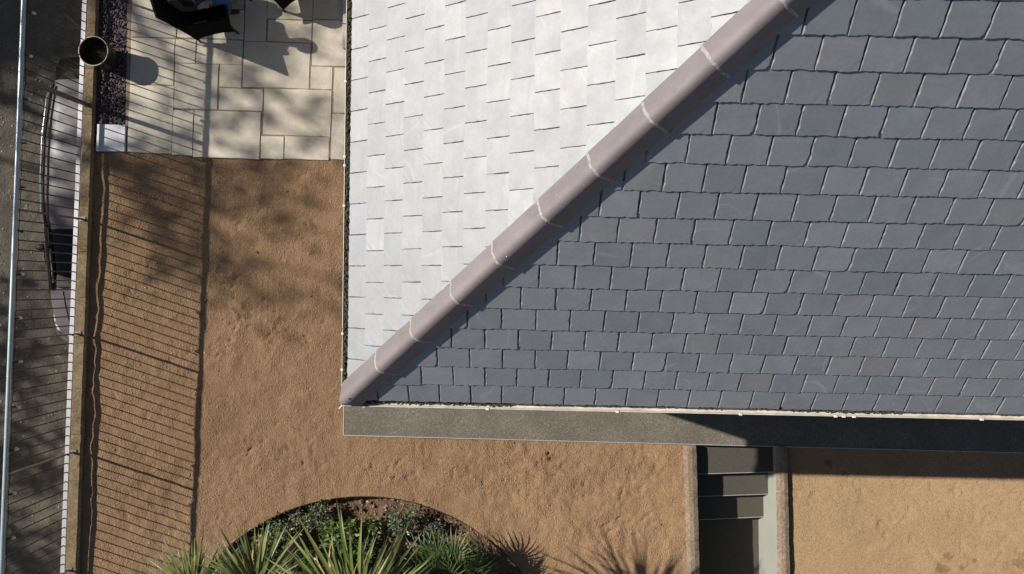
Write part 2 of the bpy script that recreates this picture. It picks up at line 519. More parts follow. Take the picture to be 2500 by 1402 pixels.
def relief_grid(name, x0, x1, y0, y1, cell, keep, height, mat, snap=None, parent=None):
    nx = int(round((x1 - x0) / cell)) + 1; ny = int(round((y1 - y0) / cell)) + 1
    xs = np.linspace(x0, x1, nx); ys = np.linspace(y0, y1, ny)
    X, Y = np.meshgrid(xs, ys, indexing='ij')
    if snap is not None: X, Y = snap(X, Y)
    Z = height(X, Y)
    cx = (X[:-1, :-1] + X[1:, 1:]) / 2; cy = (Y[:-1, :-1] + Y[1:, 1:]) / 2
    k = keep(cx, cy)
    idx = np.arange(nx * ny).reshape(nx, ny)
    q = np.stack([idx[:-1, :-1], idx[1:, :-1], idx[1:, 1:], idx[:-1, 1:]], -1)[k]
    used = np.zeros(nx * ny, bool); used[q.ravel()] = True
    remap = np.cumsum(used) - 1
    V = np.stack([X.ravel(), Y.ravel(), Z.ravel()], -1)[used]
    q = remap[q]
    me = bpy.data.meshes.new(name)
    me.vertices.add(len(V)); me.vertices.foreach_set('co', V.ravel())
    me.loops.add(q.size); me.loops.foreach_set('vertex_index', q.ravel().astype(np.int32))
    me.polygons.add(len(q)); me.polygons.foreach_set('loop_start', (np.arange(len(q)) * 4).astype(np.int32))
    me.polygons.foreach_set('use_smooth', np.ones(len(q), bool))
    me.update(calc_edges=True); me.validate()
    me.materials.append(mat)
    o = bpy.data.objects.new(name, me); C.objects.link(o); put_parent(o, parent)
    return o


def street_h(X, Y):
    return ZS + 0.05 * vnoise(X * 1.2, Y * 1.2, 3) + 0.03 * vnoise(X * 4, Y * 4, 4) + 0.02 * vnoise(X * 11, Y * 11, 5)


relief_grid('street', -16, -6.2, -8, 8, 0.07, lambda x, y: x < 99, street_h, M['street'])['kind'] = 'structure'

# ------------------------------------------------------------------ wall / fence lines
AX0, AX1 = W(229, 15, 0), W(176, 1387, 0)          # fence axis in plan


def axis_x(y):
    return AX0.x + (AX1.x - AX0.x) * (y - AX0.y) / (AX1.y - AX0.y)


WR0, WR1 = W(236, 0, 0.1), W(186, 1402, 0.1)       # inner top edge of kerb wall


def wall_r(y):
    return WR0.x + (WR1.x - WR0.x) * (y - WR0.y) / (WR1.y - WR0.y)


BED = W(885, 1712, 0); BED_R = 500 / F * H
WALK_Z = 0.03
wk_a, wk_b = W(840, 1062, WALK_Z), W(2500, 1105, WALK_Z)   # front edge of the walkway


def walk_y(x):
    return wk_a.y + (wk_b.y - wk_a.y) * (x - wk_a.x) / (wk_b.x - wk_a.x)


wl_a, wl_b = W(840, 1062, WALK_Z), W(846, 390, WALK_Z)


def walk_x(y):
    return wl_a.x + (wl_b.x - wl_a.x) * (y - wl_a.y) / (wl_b.y - wl_a.y)


pt_a, pt_b = W(306, 371, 0), W(846, 390, 0)        # lower edge of the patio


def patio_y(x):
    return pt_a.y + (pt_b.y - pt_a.y) * (x - pt_a.x) / (pt_b.x - pt_a.x)


SW = dict(ll=(W(1670, 1089, .06), W(1680, 1402, .06)), lr=(W(1702, 1089, .06), W(1710, 1402, .06)),
          rl=(W(1897, 1094, .06), W(1901, 1402, .06)), rr=(W(1924, 1094, .06), W(1931, 1402, .06)))


def sw(key, y):
    a, b = SW[key]
    return a.x + (b.x - a.x) * (y - a.y) / (b.y - a.y)


# footprints and scuffs: (x, y, angle, length, width, depth)
prints = []


def add_print(px, py, ang, ln=0.27, wd=0.10, dp=0.016):
    p = W(px, py, 0)
    prints.append((p.x, p.y, ang, ln, wd, dp))


for (px, py) in [(545, 670), (590, 790), (610, 770), (655, 790), (680, 800), (560, 850), (700, 1100), (735, 1110), (880, 1130), (1130, 1150),
                 (1150, 1180), (1345, 1115), (1360, 1130), (1240, 1160), (1225, 1180), (1420, 1190), (1470, 1230), (1510, 1260), (1530, 1210), (1560, 1260),
                 (1590, 1290), (1480, 1290), (600, 1100), (640, 1120), (1280, 1060 + 40), (1460, 1120), (1590, 1150), (1050, 1110), (960, 1160), (1380, 1240), (330, 720), (340, 640), (440, 860), (760, 560), (720, 470)]:
    for q in range(random.randint(3, 7)):
        add_print(px + random.gauss(0, 20), py + random.gauss(0, 18), random.uniform(0, math.pi), random.uniform(0.05, 0.20), random.uniform(0.03, 0.07), random.uniform(0.008, 0.022))
for k in range(60):                                    # churned spots beside the fence shadow and near the stairs
    cx, cy, sg = random.choice(((610, 760, 55), (560, 690, 35), (1530, 1250, 70), (1345, 1125, 25), (690, 1105, 40)))
    add_print(random.gauss(cx, sg), random.gauss(cy, sg), random.uniform(0, math.pi), random.uniform(0.05, 0.16), random.uniform(0.03, 0.06), random.uniform(0.010, 0.024))
for k in range(170):
    px = random.uniform(250, 1640); py = random.uniform(1075, 1300) if px > 845 else random.uniform(420, 1380)
    add_print(px, py, random.uniform(0, math.pi), random.uniform(0.08, 0.26), random.uniform(0.03, 0.08), random.uniform(0.005, 0.015))
prints2 = []
for k in range(110):
    p = W(random.uniform(1950, 2560), random.uniform(1120, 1460), 0)
    prints2.append((p.x, p.y, random.uniform(0, math.pi), random.uniform(0.14, 0.3), random.uniform(0.04, 0.11), random.uniform(0.005, 0.013)))


def carve(Z, X, Y, plist):
    for (x, y, a, ln, wd, dp) in plist:
        m = (np.abs(X - x) < 0.5) & (np.abs(Y - y) < 0.5)
        if not m.any(): continue
        dx = X[m] - x; dy = Y[m] - y
        u = (dx * math.cos(a) + dy * math.sin(a)) / (ln / 2); v = (-dx * math.sin(a) + dy * math.cos(a)) / (wd / 2)
        v = v + 0.35 * u * u + 0.25 * np.sin(u * 5 + x * 31)
        r2 = u ** 2 + v ** 2
        g = -np.exp(-r2 ** 2 * 0.9) + 0.42 * np.exp(-((np.sqrt(r2) - 1.35) / 0.32) ** 2)
        g = g * (1 + 0.25 * np.cos(u * 14))
        Z[m] += dp * g
    return Z


# tread marks and raked bands, local ripples in the sand: (px, py, angle, size_u, size_v, wavelength, depth)
RIP = [(660, 735, 0.0, 0.22, 0.5, 0.045, 0.006), (640, 760, 0.1, 0.5, 0.16, 0.05, 0.005), (815, 875, -0.25, 0.35, 0.12, 0.045, 0.007), (590, 985, 0.05, 0.32, 0.3, 0.05, 0.005),
       (320, 950, 0.0, 0.25, 0.5, 0.06, 0.004), (720, 520, 0.4, 0.3, 0.15, 0.045, 0.006), (1180, 1130, 0.6, 0.3, 0.12, 0.045, 0.006), (1490, 1250, 1.1, 0.3, 0.12, 0.045, 0.008),
       (1560, 1230, 0.9, 0.3, 0.14, 0.045, 0.008), (610, 1110, 1.2, 0.4, 0.12, 0.05, 0.006)]
RIP2 = [(2110, 1245, 0.5, 0.45, 0.06, 0.035, 0.006), (2260, 1240, 0.0, 0.3, 0.5, 0.05, 0.003), (2030, 1230, 0.1, 0.3, 0.12, 0.05, 0.004), (2250, 1370, 1.2, 0.3, 0.1, 0.04, 0.004), (2350, 1280, 0.3, 0.4, 0.3, 0.05, 0.0025)]


def ripples(Z, X, Y, L):
    for (px, py, a, su, sv, wl, dp) in L:
        c = W(px, py, 0)
        dx = X - c.x; dy = Y - c.y
        u = dx * math.cos(a) + dy * math.sin(a); v = -dx * math.sin(a) + dy * math.cos(a)
        Z += dp * np.sin(2 * np.pi * u / wl + 1.5 * v) * np.exp(-(u / su) ** 4 - (v / sv) ** 4)
    return Z


def sand_h(X, Y):
    Z = 0.018 * vnoise(X * 0.9, Y * 0.9, 21) + 0.022 * vnoise(X * 2.6 + 9, Y * 2.6, 22) + 0.014 * vnoise(X * 6.5, Y * 6.5, 23)
    patch = np.clip(vnoise(X * 0.7 + 40, Y * 0.7, 29) * 2.2 + 0.55, 0.15, 1.2)
    Z += 0.007 * vnoise((X + .5 * Y) * 12, (Y - .5 * X) * 12, 24) * patch + 0.004 * vnoise((X - .7 * Y) * 20, (Y + .7 * X) * 20, 25) * patch
    dist_ = np.clip(vnoise(X * 0.95 + 7, Y * 0.95 + 3, 71) * 3.2 + 0.1, 0, 1)                 # trodden, churned patches
    Z += dist_ * (0.020 * vnoise((X + .8 * Y) * 5.2, (Y - .8 * X) * 5.2, 72) + 0.013 * vnoise((X - .4 * Y) * 10, (Y + .4 * X) * 10, 73))
    Z = carve(Z, X, Y, prints)
    Z = ripples(Z, X, Y, RIP)
    return Z


def sand_keep(x, y):
    k = x > wall_r(y) - 0.07
    k &= ~((x > walk_x(y) + 0.12) & (y > walk_y(x) + 0.12))
    k &= ~((y > patio_y(x) + 0.12))
    k &= ~((x > sw('ll', y) + 0.05))
    k &= ((x - BED.x) ** 2 + (y - BED.y) ** 2 > (BED_R + 0.001) ** 2)
    return k


CELL = 0.030


def bed_snap(X, Y):
    dx = X - BED.x; dy = Y - BED.y
    r = np.sqrt(dx * dx + dy * dy)
    m = np.abs(r - BED_R) < CELL * 0.75
    rr = np.where(m, BED_R + 0.004, r)
    return BED.x + dx * rr / r, BED.y + dy * rr / r


relief_grid('sand_ground', -7.3, 3.2, -6.6, 2.3, CELL, sand_keep, sand_h, M['sand'], bed_snap)['kind'] = 'structure'


def court_h(X, Y):
    Z = -0.055 + 0.010 * vnoise(X * 1.1, Y * 1.1, 41) + 0.011 * vnoise(X * 3, Y * 3, 42) + 0.006 * vnoise((X + .6 * Y) * 8, (Y - .6 * X) * 8, 43) + 0.003 * vnoise((X - .8 * Y) * 17, (Y + .8 * X) * 17, 44)
    Z = carve(Z, X, Y, prints2)
    return ripples(Z, X, Y, RIP2)


relief_grid('sand_court', 4.0, 10.5, -6.6, -2.2, CELL, lambda x, y: (x > sw('rr', y) - 0.07) & (y < walk_y(x) + 0.1), court_h, M['sand2'])['kind'] = 'structure'
# base below everything in the garden, so no gap opens beyond the relief sheets (stair well stays free)
gb = MB()
gb.prism([(-6.4, 2.4), (20, 2.4), (20, 20), (-6.4, 20)], -0.3, -0.09)
gb.prism([(10.45, -20), (20, -20), (20, 2.4), (10.45, 2.4)], -0.3, -0.09)
gb.prism([(-6.6, -20), (2.8, -20), (2.8, -6.5), (-6.6, -6.5)], -0.3, -0.09)
gb.prism([(4.4, -20), (10.5, -20), (10.5, -6.5), (4.4, -6.5)], -0.3, -0.09)
gb.build('garden_base', M['sand'])['kind'] = 'structure'


# scattered pebbles on the sand (uncountable)
def scatter_stones(name, spots, mat, parent=None, flat=0.6, seed=1):
    r = np.random.default_rng(seed)
    bm = bmesh.new(); bmesh.ops.create_icosphere(bm, subdivisions=1, radius=1.0)
    base = np.array([v.co[:] for v in bm.verts]); fc = np.array([[v.index for v in f.verts] for f in bm.faces]); bm.free()
    nv = len(base)
    V = []; Fc = []
    for i, (x, y, z, s) in enumerate(spots):
        b = base * (1 + 0.35 * (r.random((nv, 1)) - 0.5)) * np.array([1, r.uniform(0.6, 1), r.uniform(flat * .7, flat)])
        a, t = r.uniform(0, 6.28), r.uniform(-.6, .6)
        ca, sa, ct, st = math.cos(a), math.sin(a), math.cos(t), math.sin(t)
        R = np.array([[ca, -sa, 0], [sa, ca, 0], [0, 0, 1]]) @ np.array([[ct, 0, st], [0, 1, 0], [-st, 0, ct]])
        V.append((b * s) @ R.T + np.array([x, y, z])); Fc.append(fc + i * nv)
    V = np.concatenate(V); Fc = np.concatenate(Fc)
    o = mobj(name, V.tolist(), Fc.tolist(), mat, parent)
    o['kind'] = 'stuff'
    return o


sp = []
for i in range(2600):
    px = random.uniform(235, 1660); py = random.uniform(395, 1400)
    p = W(px, py, 0)
    if not bool(sand_keep(np.array(p.x), np.array(p.y))) or p.x < wall_r(p.y) + 0.03: continue
    s = random.choice((0.006, 0.007, 0.008, 0.010, 0.014))
    sp.append((p.x, p.y, float(sand_h(np.array([p.x]), np.array([p.y]))[0]) + s * 0.2, s))
tag(scatter_stones('pebbles', sp, M['pebble'], seed=5), 'small loose pebbles scattered over the brown sand', 'pebbles')

mbt = MB()
for i in range(130):
    px = random.uniform(250, 1660); py = random.uniform(400, 1300)
    p = W(px, py, 0)
    if not bool(sand_keep(np.array(p.x), np.array(p.y))): continue
    z = float(sand_h(np.array([p.x]), np.array([p.y]))[0]) + 0.006
    a = random.uniform(0, 6.28); L = random.uniform(0.02, 0.07)
    d = Vector((math.cos(a), math.sin(a), 0)); q = Vector((-d.y, d.x, 0))
    if i % 3 == 0: mbt.tube([p + Vector((0, 0, z)), p + d * L + q * random.uniform(-.012, .012) + Vector((0, 0, z + .004)), p + d * L * 2 + Vector((0, 0, z))], 0.003, 4)
    else: mbt.quadstrip([[p + q * w + d * (L * t) + Vector((0, 0, z + .012 * t * (1 - t) * 4)) for w in (-wd, 0, wd)] for t, wd in ((0, .002), (.5, L * .22), (1, .002))])
tag(mbt.build('fallen_leaves', M['litter']), 'few dry leaves and twigs lying on the brown sand', 'leaves', kind='stuff')

# ------------------------------------------------------------------ house: walls, roof, slates, hip, gutters
ZE = 4.3
E = W(850, 975, ZE)
U = Vector((1, -0.021, 0)).normalized()      # along the front eave
V_ = Vector((0.0125, 1, 0)).normalized()     # along the left eave
PB, PL = math.radians(39.2), math.radians(36.45)
UB = Vector((-U.y, U.x, 0)); UL = Vector((V_.y, -V_.x, 0))
SB = UB * math.cos(PB) + Vector((0, 0, math.sin(PB)))      # up the front face
SL = UL * math.cos(PL) + Vector((0, 0, math.sin(PL)))      # up the left face
NB = U.cross(SB).normalized(); NL = SL.cross(V_).normalized()
HIP = NB.cross(NL).normalized()
if HIP.z < 0: HIP = -HIP

house = empty('house', (E.x + 3, E.y + 3, 0))
tag(house, 'hipped slate-roofed house with mauve hip tiles and white gutters', 'house')

# deck under the slates (front and left face up to the ridge, and the far faces)
RISE = 3.7
def fB(a, b, n=0.0): return E + U * a + SB * b + NB * n
def fL(a, b, n=0.0): return E + V_ * a + SL * b + NL * n
tb = RISE / math.sin(PB); tl = RISE / math.sin(PL); th_ = RISE / HIP.z
apex = E + HIP * th_
rb = apex + U * 8
far_l = E + V_ * 9.6
deck = MB()
low = -0.006
deck.v += [tuple(E + NB * low), tuple(fB(13, 0, low)), tuple(rb + U * 2 + Vector((0, 0, low))), tuple(apex + Vector((0, 0, low * 1.5)))]
deck.f.append((0, 1, 2, 3))
deck.v += [tuple(far_l), tuple(E + NL * low)]
deck.f.append((3, 4, 5))
back_r = Vector((fB(13, 0).x, far_l.y, ZE))
deck.v += [tuple(back_r)]
deck.f.append((4, 3, 2, 6))
roof = deck.build('roof', M['deck'], house)
tag(roof, 'slate roof, pale sunlit on the left slope and grey on the front slope')

OV = 0.32
wl = MB()
a0 = E + U * OV + V_ * OV
wl.prism([(a0.x, a0.y), (a0.x + 12, a0.y - 0.25), (a0.x + 12, a0.y + 9), (a0.x + 0.11, a0.y + 9)], 0.0, ZE - 0.02 + 0.0)
wl.build('wall', M['wallr'], house)
so = MB()
e1 = E + U * 0.02 + V_ * 0.02
so.prism([(e1.x, e1.y), (e1.x + 12.5, e1.y - 0.2625), (e1.x + 12.5, e1.y + 9.2), (e1.x + 0.115, e1.y + 9.2)], ZE - 0.10, ZE - 0.04)
so.build('soffit', M['gutter'], house)

SWID = 0.304
GB, GL = 0.2465, 0.2445
hipnB = Vector((HIP.y, -HIP.x, 0)).normalized()     # horizontal, towards the front face side


def slate_bm(w, ln, r, notch=None, g=0.0036, bev=(0.003, 0.0105), jx=1.0):
    """ragged-edged slate, local: x across, y up-slope, z out"""
    bm = bmesh.new()
    out = []
    nb, ns = 13, 9
    x0, x1 = g, w - g
    for i in range(nb):
        t = i / (nb - 1)
        out.append((x0 + (x1 - x0) * t, r.uniform(-0.005, 0.006) + (0.004 * r.random() if i in (0, nb - 1) else 0)))
    for i in range(1, ns):
        out.append((x1 + r.uniform(-0.0042, 0.0012) * jx, ln * i / ns))
    out.append((x1, ln)); out.append((x0, ln))
    for i in range(ns - 1, 0, -1):
        out.append((x0 + r.uniform(-0.0012, 0.0042) * jx, ln * i / ns))
    if notch:
        k = notch
        if k == 1: out[nb - 1] = (x1 - 0.03 - 0.02 * r.random(), 0.004); out.insert(nb, (x1 - 0.004, 0.03 + 0.02 * r.random()))
        if k == 2: out[0] = (x0 + 0.004, 0.03 + 0.02 * r.random()); out.insert(1, (x0 + 0.03, 0.003))
    cxm, cym = (x0 + x1) / 2, ln / 2
    top = []; bot = []
    for (x, y) in out:
        ins = r.uniform(*bev)
        sx = ins * (1 if x < cxm else -1) if (abs(x - x0) < 0.02 or abs(x - x1) < 0.02) else 0
        sy = ins if y < 0.03 else 0
        bot.append(bm.verts.new((x, y, -0.0095)))
        top.append(bm.verts.new((x + sx, y + sy, r.uniform(-0.0007, 0.0007))))
    n = len(out)
    bm.faces.new(top)
    for i in range(n):
        j = (i + 1) % n
        bm.faces.new((bot[i], bot[j], top[j], top[i]))
    bmesh.ops.triangulate(bm, faces=[f for f in bm.faces if len(f.verts) > 4])
    return bm


sr = random.Random(3)
variants = []
for i in range(16):
    bm = slate_bm(SWID, 0.33, sr, notch=(1 if i == 5 else 2 if i == 9 else None))
    me = bpy.data.meshes.new('slate'); bm.to_mesh(me); bm.free(); me.materials.append(M['slate'])
    variants.append(me)
for i in range(16):                                    # tighter joints on the left slope
    bm = slate_bm(SWID, 0.33, sr, None, 0.0008, (0.0015, 0.005), 0.4)
    me = bpy.data.meshes.new('slate'); bm.to_mesh(me); bm.free(); me.materials.append(M['slate'])
    variants.append(me)


def px_of(p):
    return 1250 + p.x * F / (H - p.z), 701 - p.y * F / (H - p.z)


slates = []       # (area, matrix, variant mesh index, kind, width, cut?)
TILT = math.atan2(0.0145, 0.33)


def slate_mat(org, ax, ay, az, jit):
    m = Matrix((( ax.x, ay.x, az.x, org.x), (ax.y, ay.y, az.y, org.y), (ax.z, ay.z, az.z, org.z), (0, 0, 0, 1)))
    slip = -0.011 if sr.random() < 0.02 else sr.uniform(-0.002, 0.002)
    return m @ Matrix.Translation((sr.uniform(-.001, .001), slip, 0.0165 + jit)) @ Matrix.Rotation(sr.uniform(-.0028, .0028), 4, 'Z') @ Matrix.Rotation(-TILT, 4, 'X')


def on_frame(pts, mrg=0):
    q = [px_of(p) for p in pts]
    xs = [a for a, b in q]; ys = [b for a, b in q]
    w = min(max(xs), 2500 + mrg) - max(min(xs), -mrg); h = min(max(ys), 1402 + mrg) - max(min(ys), -mrg)
    return (w, h) if w > 0 and h > 0 else None


# phase of the joints per row read off the photograph: a joint of each row (px) near the hip
for face in ('B', 'L'):
    G = GB if face == 'B' else GL
    for row in range(0, 22):
        b = row * G
        # hip position on this row
        if face == 'B':
            t_h = (SB * b).z / HIP.z; ah = (HIP * t_h - SB * b).dot(U)
            t_h2 = (SB * (b + G)).z / HIP.z; ah2 = (HIP * t_h2 - SB * (b + G)).dot(U)
            ph0 = 0.60 + (0.0 if row % 2 == 0 else -SWID * 0.5) + sr.uniform(-.012, .012)
            amax = 12.0
        else:
            t_h = (SL * b).z / HIP.z; ah = (HIP * t_h - SL * b).dot(V_)
            ph0 = 0.10 + (0.0 if row % 2 == 0 else -SWID * 0.5) + sr.uniform(-.012, .012)
            amax = 9.0
        k0 = math.floor((ah - 0.45 - ph0) / SWID)
        for k in range(k0, k0 + 45):
            a = ph0 + k * SWID
            if a + SWID < ah - 0.05 or a > amax: continue
            jit = sr.uniform(-0.0015, 0.0020)
            if face == 'B':
                org = fB(a, b); ax, ay, az = U, SB, NB
                cor = [fB(a, b), fB(a + SWID, b), fB(a + SWID, b + G), fB(a, b + G)]
            else:
                org = fL(a + SWID, b); ax, ay, az = -V_, SL, NL
                cor = [fL(a, b), fL(a + SWID, b), fL(a + SWID, b + G), fL(a, b + G)]
            # does it cross the hip plane?
            sg = [(c - E).dot(hipnB) * (1 if face == 'B' else -1) for c in cor]
            top = org + ay * 0.33
            sg2 = [(c - E).dot(hipnB) * (1 if face == 'B' else -1) for c in (org, org + ax * SWID, top, top + ax * SWID)]
            if max(sg) < 0.02: continue
            cut = min(sg + sg2) < 0.0
            vis = on_frame(cor, 0)
            if vis is None:
                if on_frame(cor, 330) is None: continue
                area = 0
            else:
                area = vis[0] * vis[1] * (max(0.05, min(1, (sum(max(0, min(s, .2)) for s in sg) / 0.6))))
            slates.append((area, face, row, slate_mat(org, ax, ay, az, jit), sr.randrange(16) + (0 if face == 'B' else 16), cut))

slates.sort(key=lambda s: -s[0])
NSOLO = 300
rest = bmesh.new()
for i, (area, face, row, mat4, vi, cut) in enumerate(slates):
    if i < NSOLO and area > 0:
        if cut:
            bm = bmesh.new(); bm.from_mesh(variants[vi])
            inv = mat4.inverted()
            pl = inv @ E; no = (inv.to_3x3() @ (hipnB if face == 'B' else -hipnB)).normalized()
            bmesh.ops.bisect_plane(bm, geom=bm.verts[:] + bm.edges[:] + bm.faces[:], plane_co=pl, plane_no=no, clear_inner=True)
            me = bpy.data.meshes.new('slate'); bm.to_mesh(me); bm.free(); me.materials.append(M['slate'])
        else:
            me = variants[vi]
        share('slate', me, mat4, roof)
    else:
        t = bmesh.new(); t.from_mesh(variants[vi])
        if cut:
            inv = mat4.inverted()
            pl = inv @ E; no = (inv.to_3x3() @ (hipnB if face == 'B' else -hipnB)).normalized()
            bmesh.ops.bisect_plane(t, geom=t.verts[:] + t.edges[:] + t.faces[:], plane_co=pl, plane_no=no, clear_inner=True)
        t.transform(mat4)
        me = bpy.data.meshes.new('tmp'); t.to_mesh(me); t.free()
        rest.from_mesh(me); bpy.data.meshes.remove(me)
print('slates', len(slates), 'in view', sum(1 for s in slates if s[0] > 0))
o = bm_obj('slate_margin', rest, M['slate'], roof)
tag(o, 'cut slates along the hip and slates at the edge of the picture', kind='stuff')

# hip tiles: angular clay tiles with a rounded crown, mortar at each joint
joints_px = [(934, 895), (1022, 817), (1120, 724), (1224.5, 628), (1340, 522), (1465.6, 410), (1606, 285), (1758, 146), (1922, -14)]


def hip_t(px, py):
    best = None
    for i in range(1200):
        t = i * 0.006
        q = px_of(E + HIP * t + Vector((0, 0, 0.09)))
        d = (q[0] - px) ** 2 + (q[1] - py) ** 2
        if best is None or d < best[0]: best = (d, t)
    return best[1]


jt = [hip_t(*p) for p in joints_px]
print('hip joints', [round(b - a, 3) for a, b in zip([0] + jt, jt)], 'fit', [tuple(round(v) for v in px_of(E + HIP * t + Vector((0, 0, .09)))) for t in jt])
jt.append(jt[-1] + 0.5); jt.append(jt[-1] + 0.5)
dBw = (HIP.cross(NB)).normalized()
if dBw.z > 0: dBw = -dBw
dLw = (HIP.cross(NL)).normalized()
if dLw.z > 0: dLw = -dLw
HUP = (NB + NL).normalized()


def hip_profile(grow=0.0, wing=0.150, n=18):
    a = dLw * (wing + 0.02) + NL * (0.010 + grow); c = dBw * (wing - 0.012) + NB * (0.012 + grow)
    ap = HUP * (0.140 + grow) + dLw * 0.024
    m1 = a.lerp(ap, 0.62) + NL * 0.010; m2 = c.lerp(ap, 0.62) + NB * 0.010
    k = [a, m1, ap, m2, c]
    pts = []
    # straight wings, tight round crown between m1 and m2
    for i in range(5): pts.append(a.lerp(m1, i / 5))
    for i in range(9):
        t = i / 8
        pts.append(m1 * (1 - t) ** 2 + ap * (2 * t * (1 - t)) + m2 * t * t)
    for i in range(1, 6): pts.append(m2.lerp(c, i / 5))
    return pts


def hip_piece(name, t0, t1, grow0, grow1, mat, lipped=True, round_end=False):
    rows = []
    secs = [(t0, grow0), (t1, grow1)]
    if round_end:
        secs = [(t0, grow0 - 0.075), (t0 + 0.012, grow0 - 0.045), (t0 + 0.035, grow0 - 0.02), (t0 + 0.07, grow0 - 0.006), (t0 + 0.12, grow0), (t1, grow1)]
    mb = MB()
    for i, (t, g) in enumerate(secs):
        wing = 0.150
        if round_end: wing = 0.150 * (0.45, 0.62, 0.8, 0.93, 1.0, 1.0)[i]
        pr = hip_profile(g, wing)
        rows.append([E + HIP * t + q for q in pr])
    inner0 = [p - HUP * 0.03 for p in rows[0]]; inner1 = [p - HUP * 0.03 for p in rows[-1]]
    rows = [inner0] + rows + [inner1]
    mb.quadstrip(rows)
    return mb.build(name, mat, roof, smooth=True)


ends = [-0.055] + jt
for i in range(len(ends) - 1):
    ht = hip_piece('hip_tile', ends[i], ends[i + 1], 0.010, 0.0, M['hip'], round_end=(i == 0))
    ht.data.polygons.foreach_set('use_smooth', [True] * len(ht.data.polygons))
    md = ht.modifiers.new('edge_split', 'EDGE_SPLIT'); md.split_angle = math.radians(40)
    if i == 0:
        nh = MB()
        c = E + HIP * 0.12 + HUP * 0.098 + NL * 0.0
        nh.lathe([(0.0, 0.008), (0.014, 0.006), (0.017, -0.004), (0.017, -0.02)], c, 10)
        nh.build('nail_head', M['black'], roof, True)
    if i > 0:
        # mortar bead, a little uneven
        rows = []
        for dt, g in ((-0.016, 0.002), (-0.010, 0.0115), (0.008, 0.012), (0.016, 0.003)):
            pr = hip_profile(g, 0.152)
            rows.append([E + HIP * (ends[i] + dt + 0.003 * math.sin(j * 0.9 + i * 2) + random.uniform(-.003, .003)) + q + HUP * random.uniform(-0.003, 0.0025) for j, q in enumerate(pr)])
        mb = MB(); mb.quadstrip(rows)
        mb.build('mortar_joint', M['mortar'], roof, True)
# two white droppings on the hip
for (px, py, r_) in ((1358, 534, 0.012), (1268, 632, 0.008)):
    t = hip_t(px - 25, py - 20)
    mb = MB(); mb.lathe([(0.0, 0.006), (r_ * .7, 0.005), (r_, 0.0), (r_, -0.012)], E + HIP * t + hip_profile(0.004)[11], 9)
    mb.build('white_dropping', M['bracket'], roof, True)


# gutters: half-round channel with rolled lip
def gutter(name, org, along, outw, length, start, lab):
    mb = MB()
    R = 0.056
    prof = []
    for i in range(13):
        a = math.pi + math.pi * i / 12
        prof.append((R + R * math.cos(a), R * math.sin(a)))      # 0 .. 2R
    prof = [(0.0, 0.012)] + prof
    for i in range(6):
        a = math.pi * i / 5
        prof.append((2 * R + 0.004 - 0.004 * math.cos(a), 0.005 * math.sin(a)))
    outerp = [(R + (R + 0.004) * math.cos(math.pi + math.pi * i / 12), (R + 0.004) * math.sin(math.pi + math.pi * i / 12)) for i in range(12, -1, -1)]
    prof += outerp
    base = org + outw * (-0.046) + Vector((0, 0, -0.030))
    rows = []
    for s in (start, length):
        rows.append([base + along * s + outw * x + Vector((0, 0, z)) for x, z in prof])
    mb.quadstrip(rows)
    if start < 0.5:
        b = len(mb.v)
        mb.v += [tuple(p) for p in rows[0][1:14]]
        mb.f.append(tuple(range(b, b + 13)))
    g = mb.build(name, M['gutter'], house, True)
    md = g.modifiers.new('edge_split', 'EDGE_SPLIT'); md.split_angle = math.radians(50)
    tag(g, lab)
    return g, base, R


gf, gfb, GR = gutter('gutter', E, U, -UB, 12.5, -0.075, 'white front gutter, mossy near the corner')
gl, glb, _ = gutter('gutter', E, V_, -UL, 9.0, -0.075, 'white left gutter lined with dark debris')
# stop-end at the corner joins both channels
mb = MB()
cpt = E + Vector((0, 0, -0.06))
mb.box(cpt - U * 0.055 - V_ * 0.055, 0.012, 0.13, 0.05, (U - V_).normalized(), (U + V_).normalized())
mb.build('corner_union', M['bracket'], house)

# brackets
for (px, py) in ((888, 993), (1190, 999), (1507, 1006), (1808, 1012), (2040, 1017), (2060, 1018), (2085, 1017), (2397, 1022)):
    p = W(px, py, ZE - 0.03)
    s = (p - gfb).dot(U)
    q = gfb + U * s - UB * (2 * GR + 0.006)
    mb = MB(); mb.box(q + Vector((0, 0, -0.006)), 0.030, 0.022, 0.036, U, UB)
    bevel_obj(mb.build('bracket', M['bracket'], gf), 0.004)
for (px, py) in ((849, 200), (849, 383), (848, 405), (848, 503), (846, 815), (846, 903)):
    p = W(px, py, ZE - 0.03)
    s = (p - glb).dot(V_)
    q = glb + V_ * s - UL * (2 * GR + 0.004)
    mb = MB(); mb.box(q + Vector((0, 0, -0.004)), 0.024, 0.024, 0.036, UL, V_)
    bevel_obj(mb.build('bracket', M['bracket'], gl), 0.004)


# debris in the gutters (uncountable)
def debris(name, base, along, outw, spans, parent, mat, seed):
    r = random.Random(seed); sp = []
    for (s0, s1, dens, x0, x1, dz) in spans:
        for i in range(int((s1 - s0) * dens)):
            s = r.uniform(s0, s1); x = r.triangular(x0, x1, (x0 + x1) / 2)
            z = -math.sqrt(max(0, GR ** 2 - (x - GR) ** 2)) + 0.014 + dz + r.uniform(0, 0.014)
            p = base + along * s + outw * x + Vector((0, 0, z))
            sp.append((p.x, p.y, p.z, r.uniform(0.006, 0.016)))
    o = scatter_stones(name, sp, mat, parent, 0.7, seed)
    return o


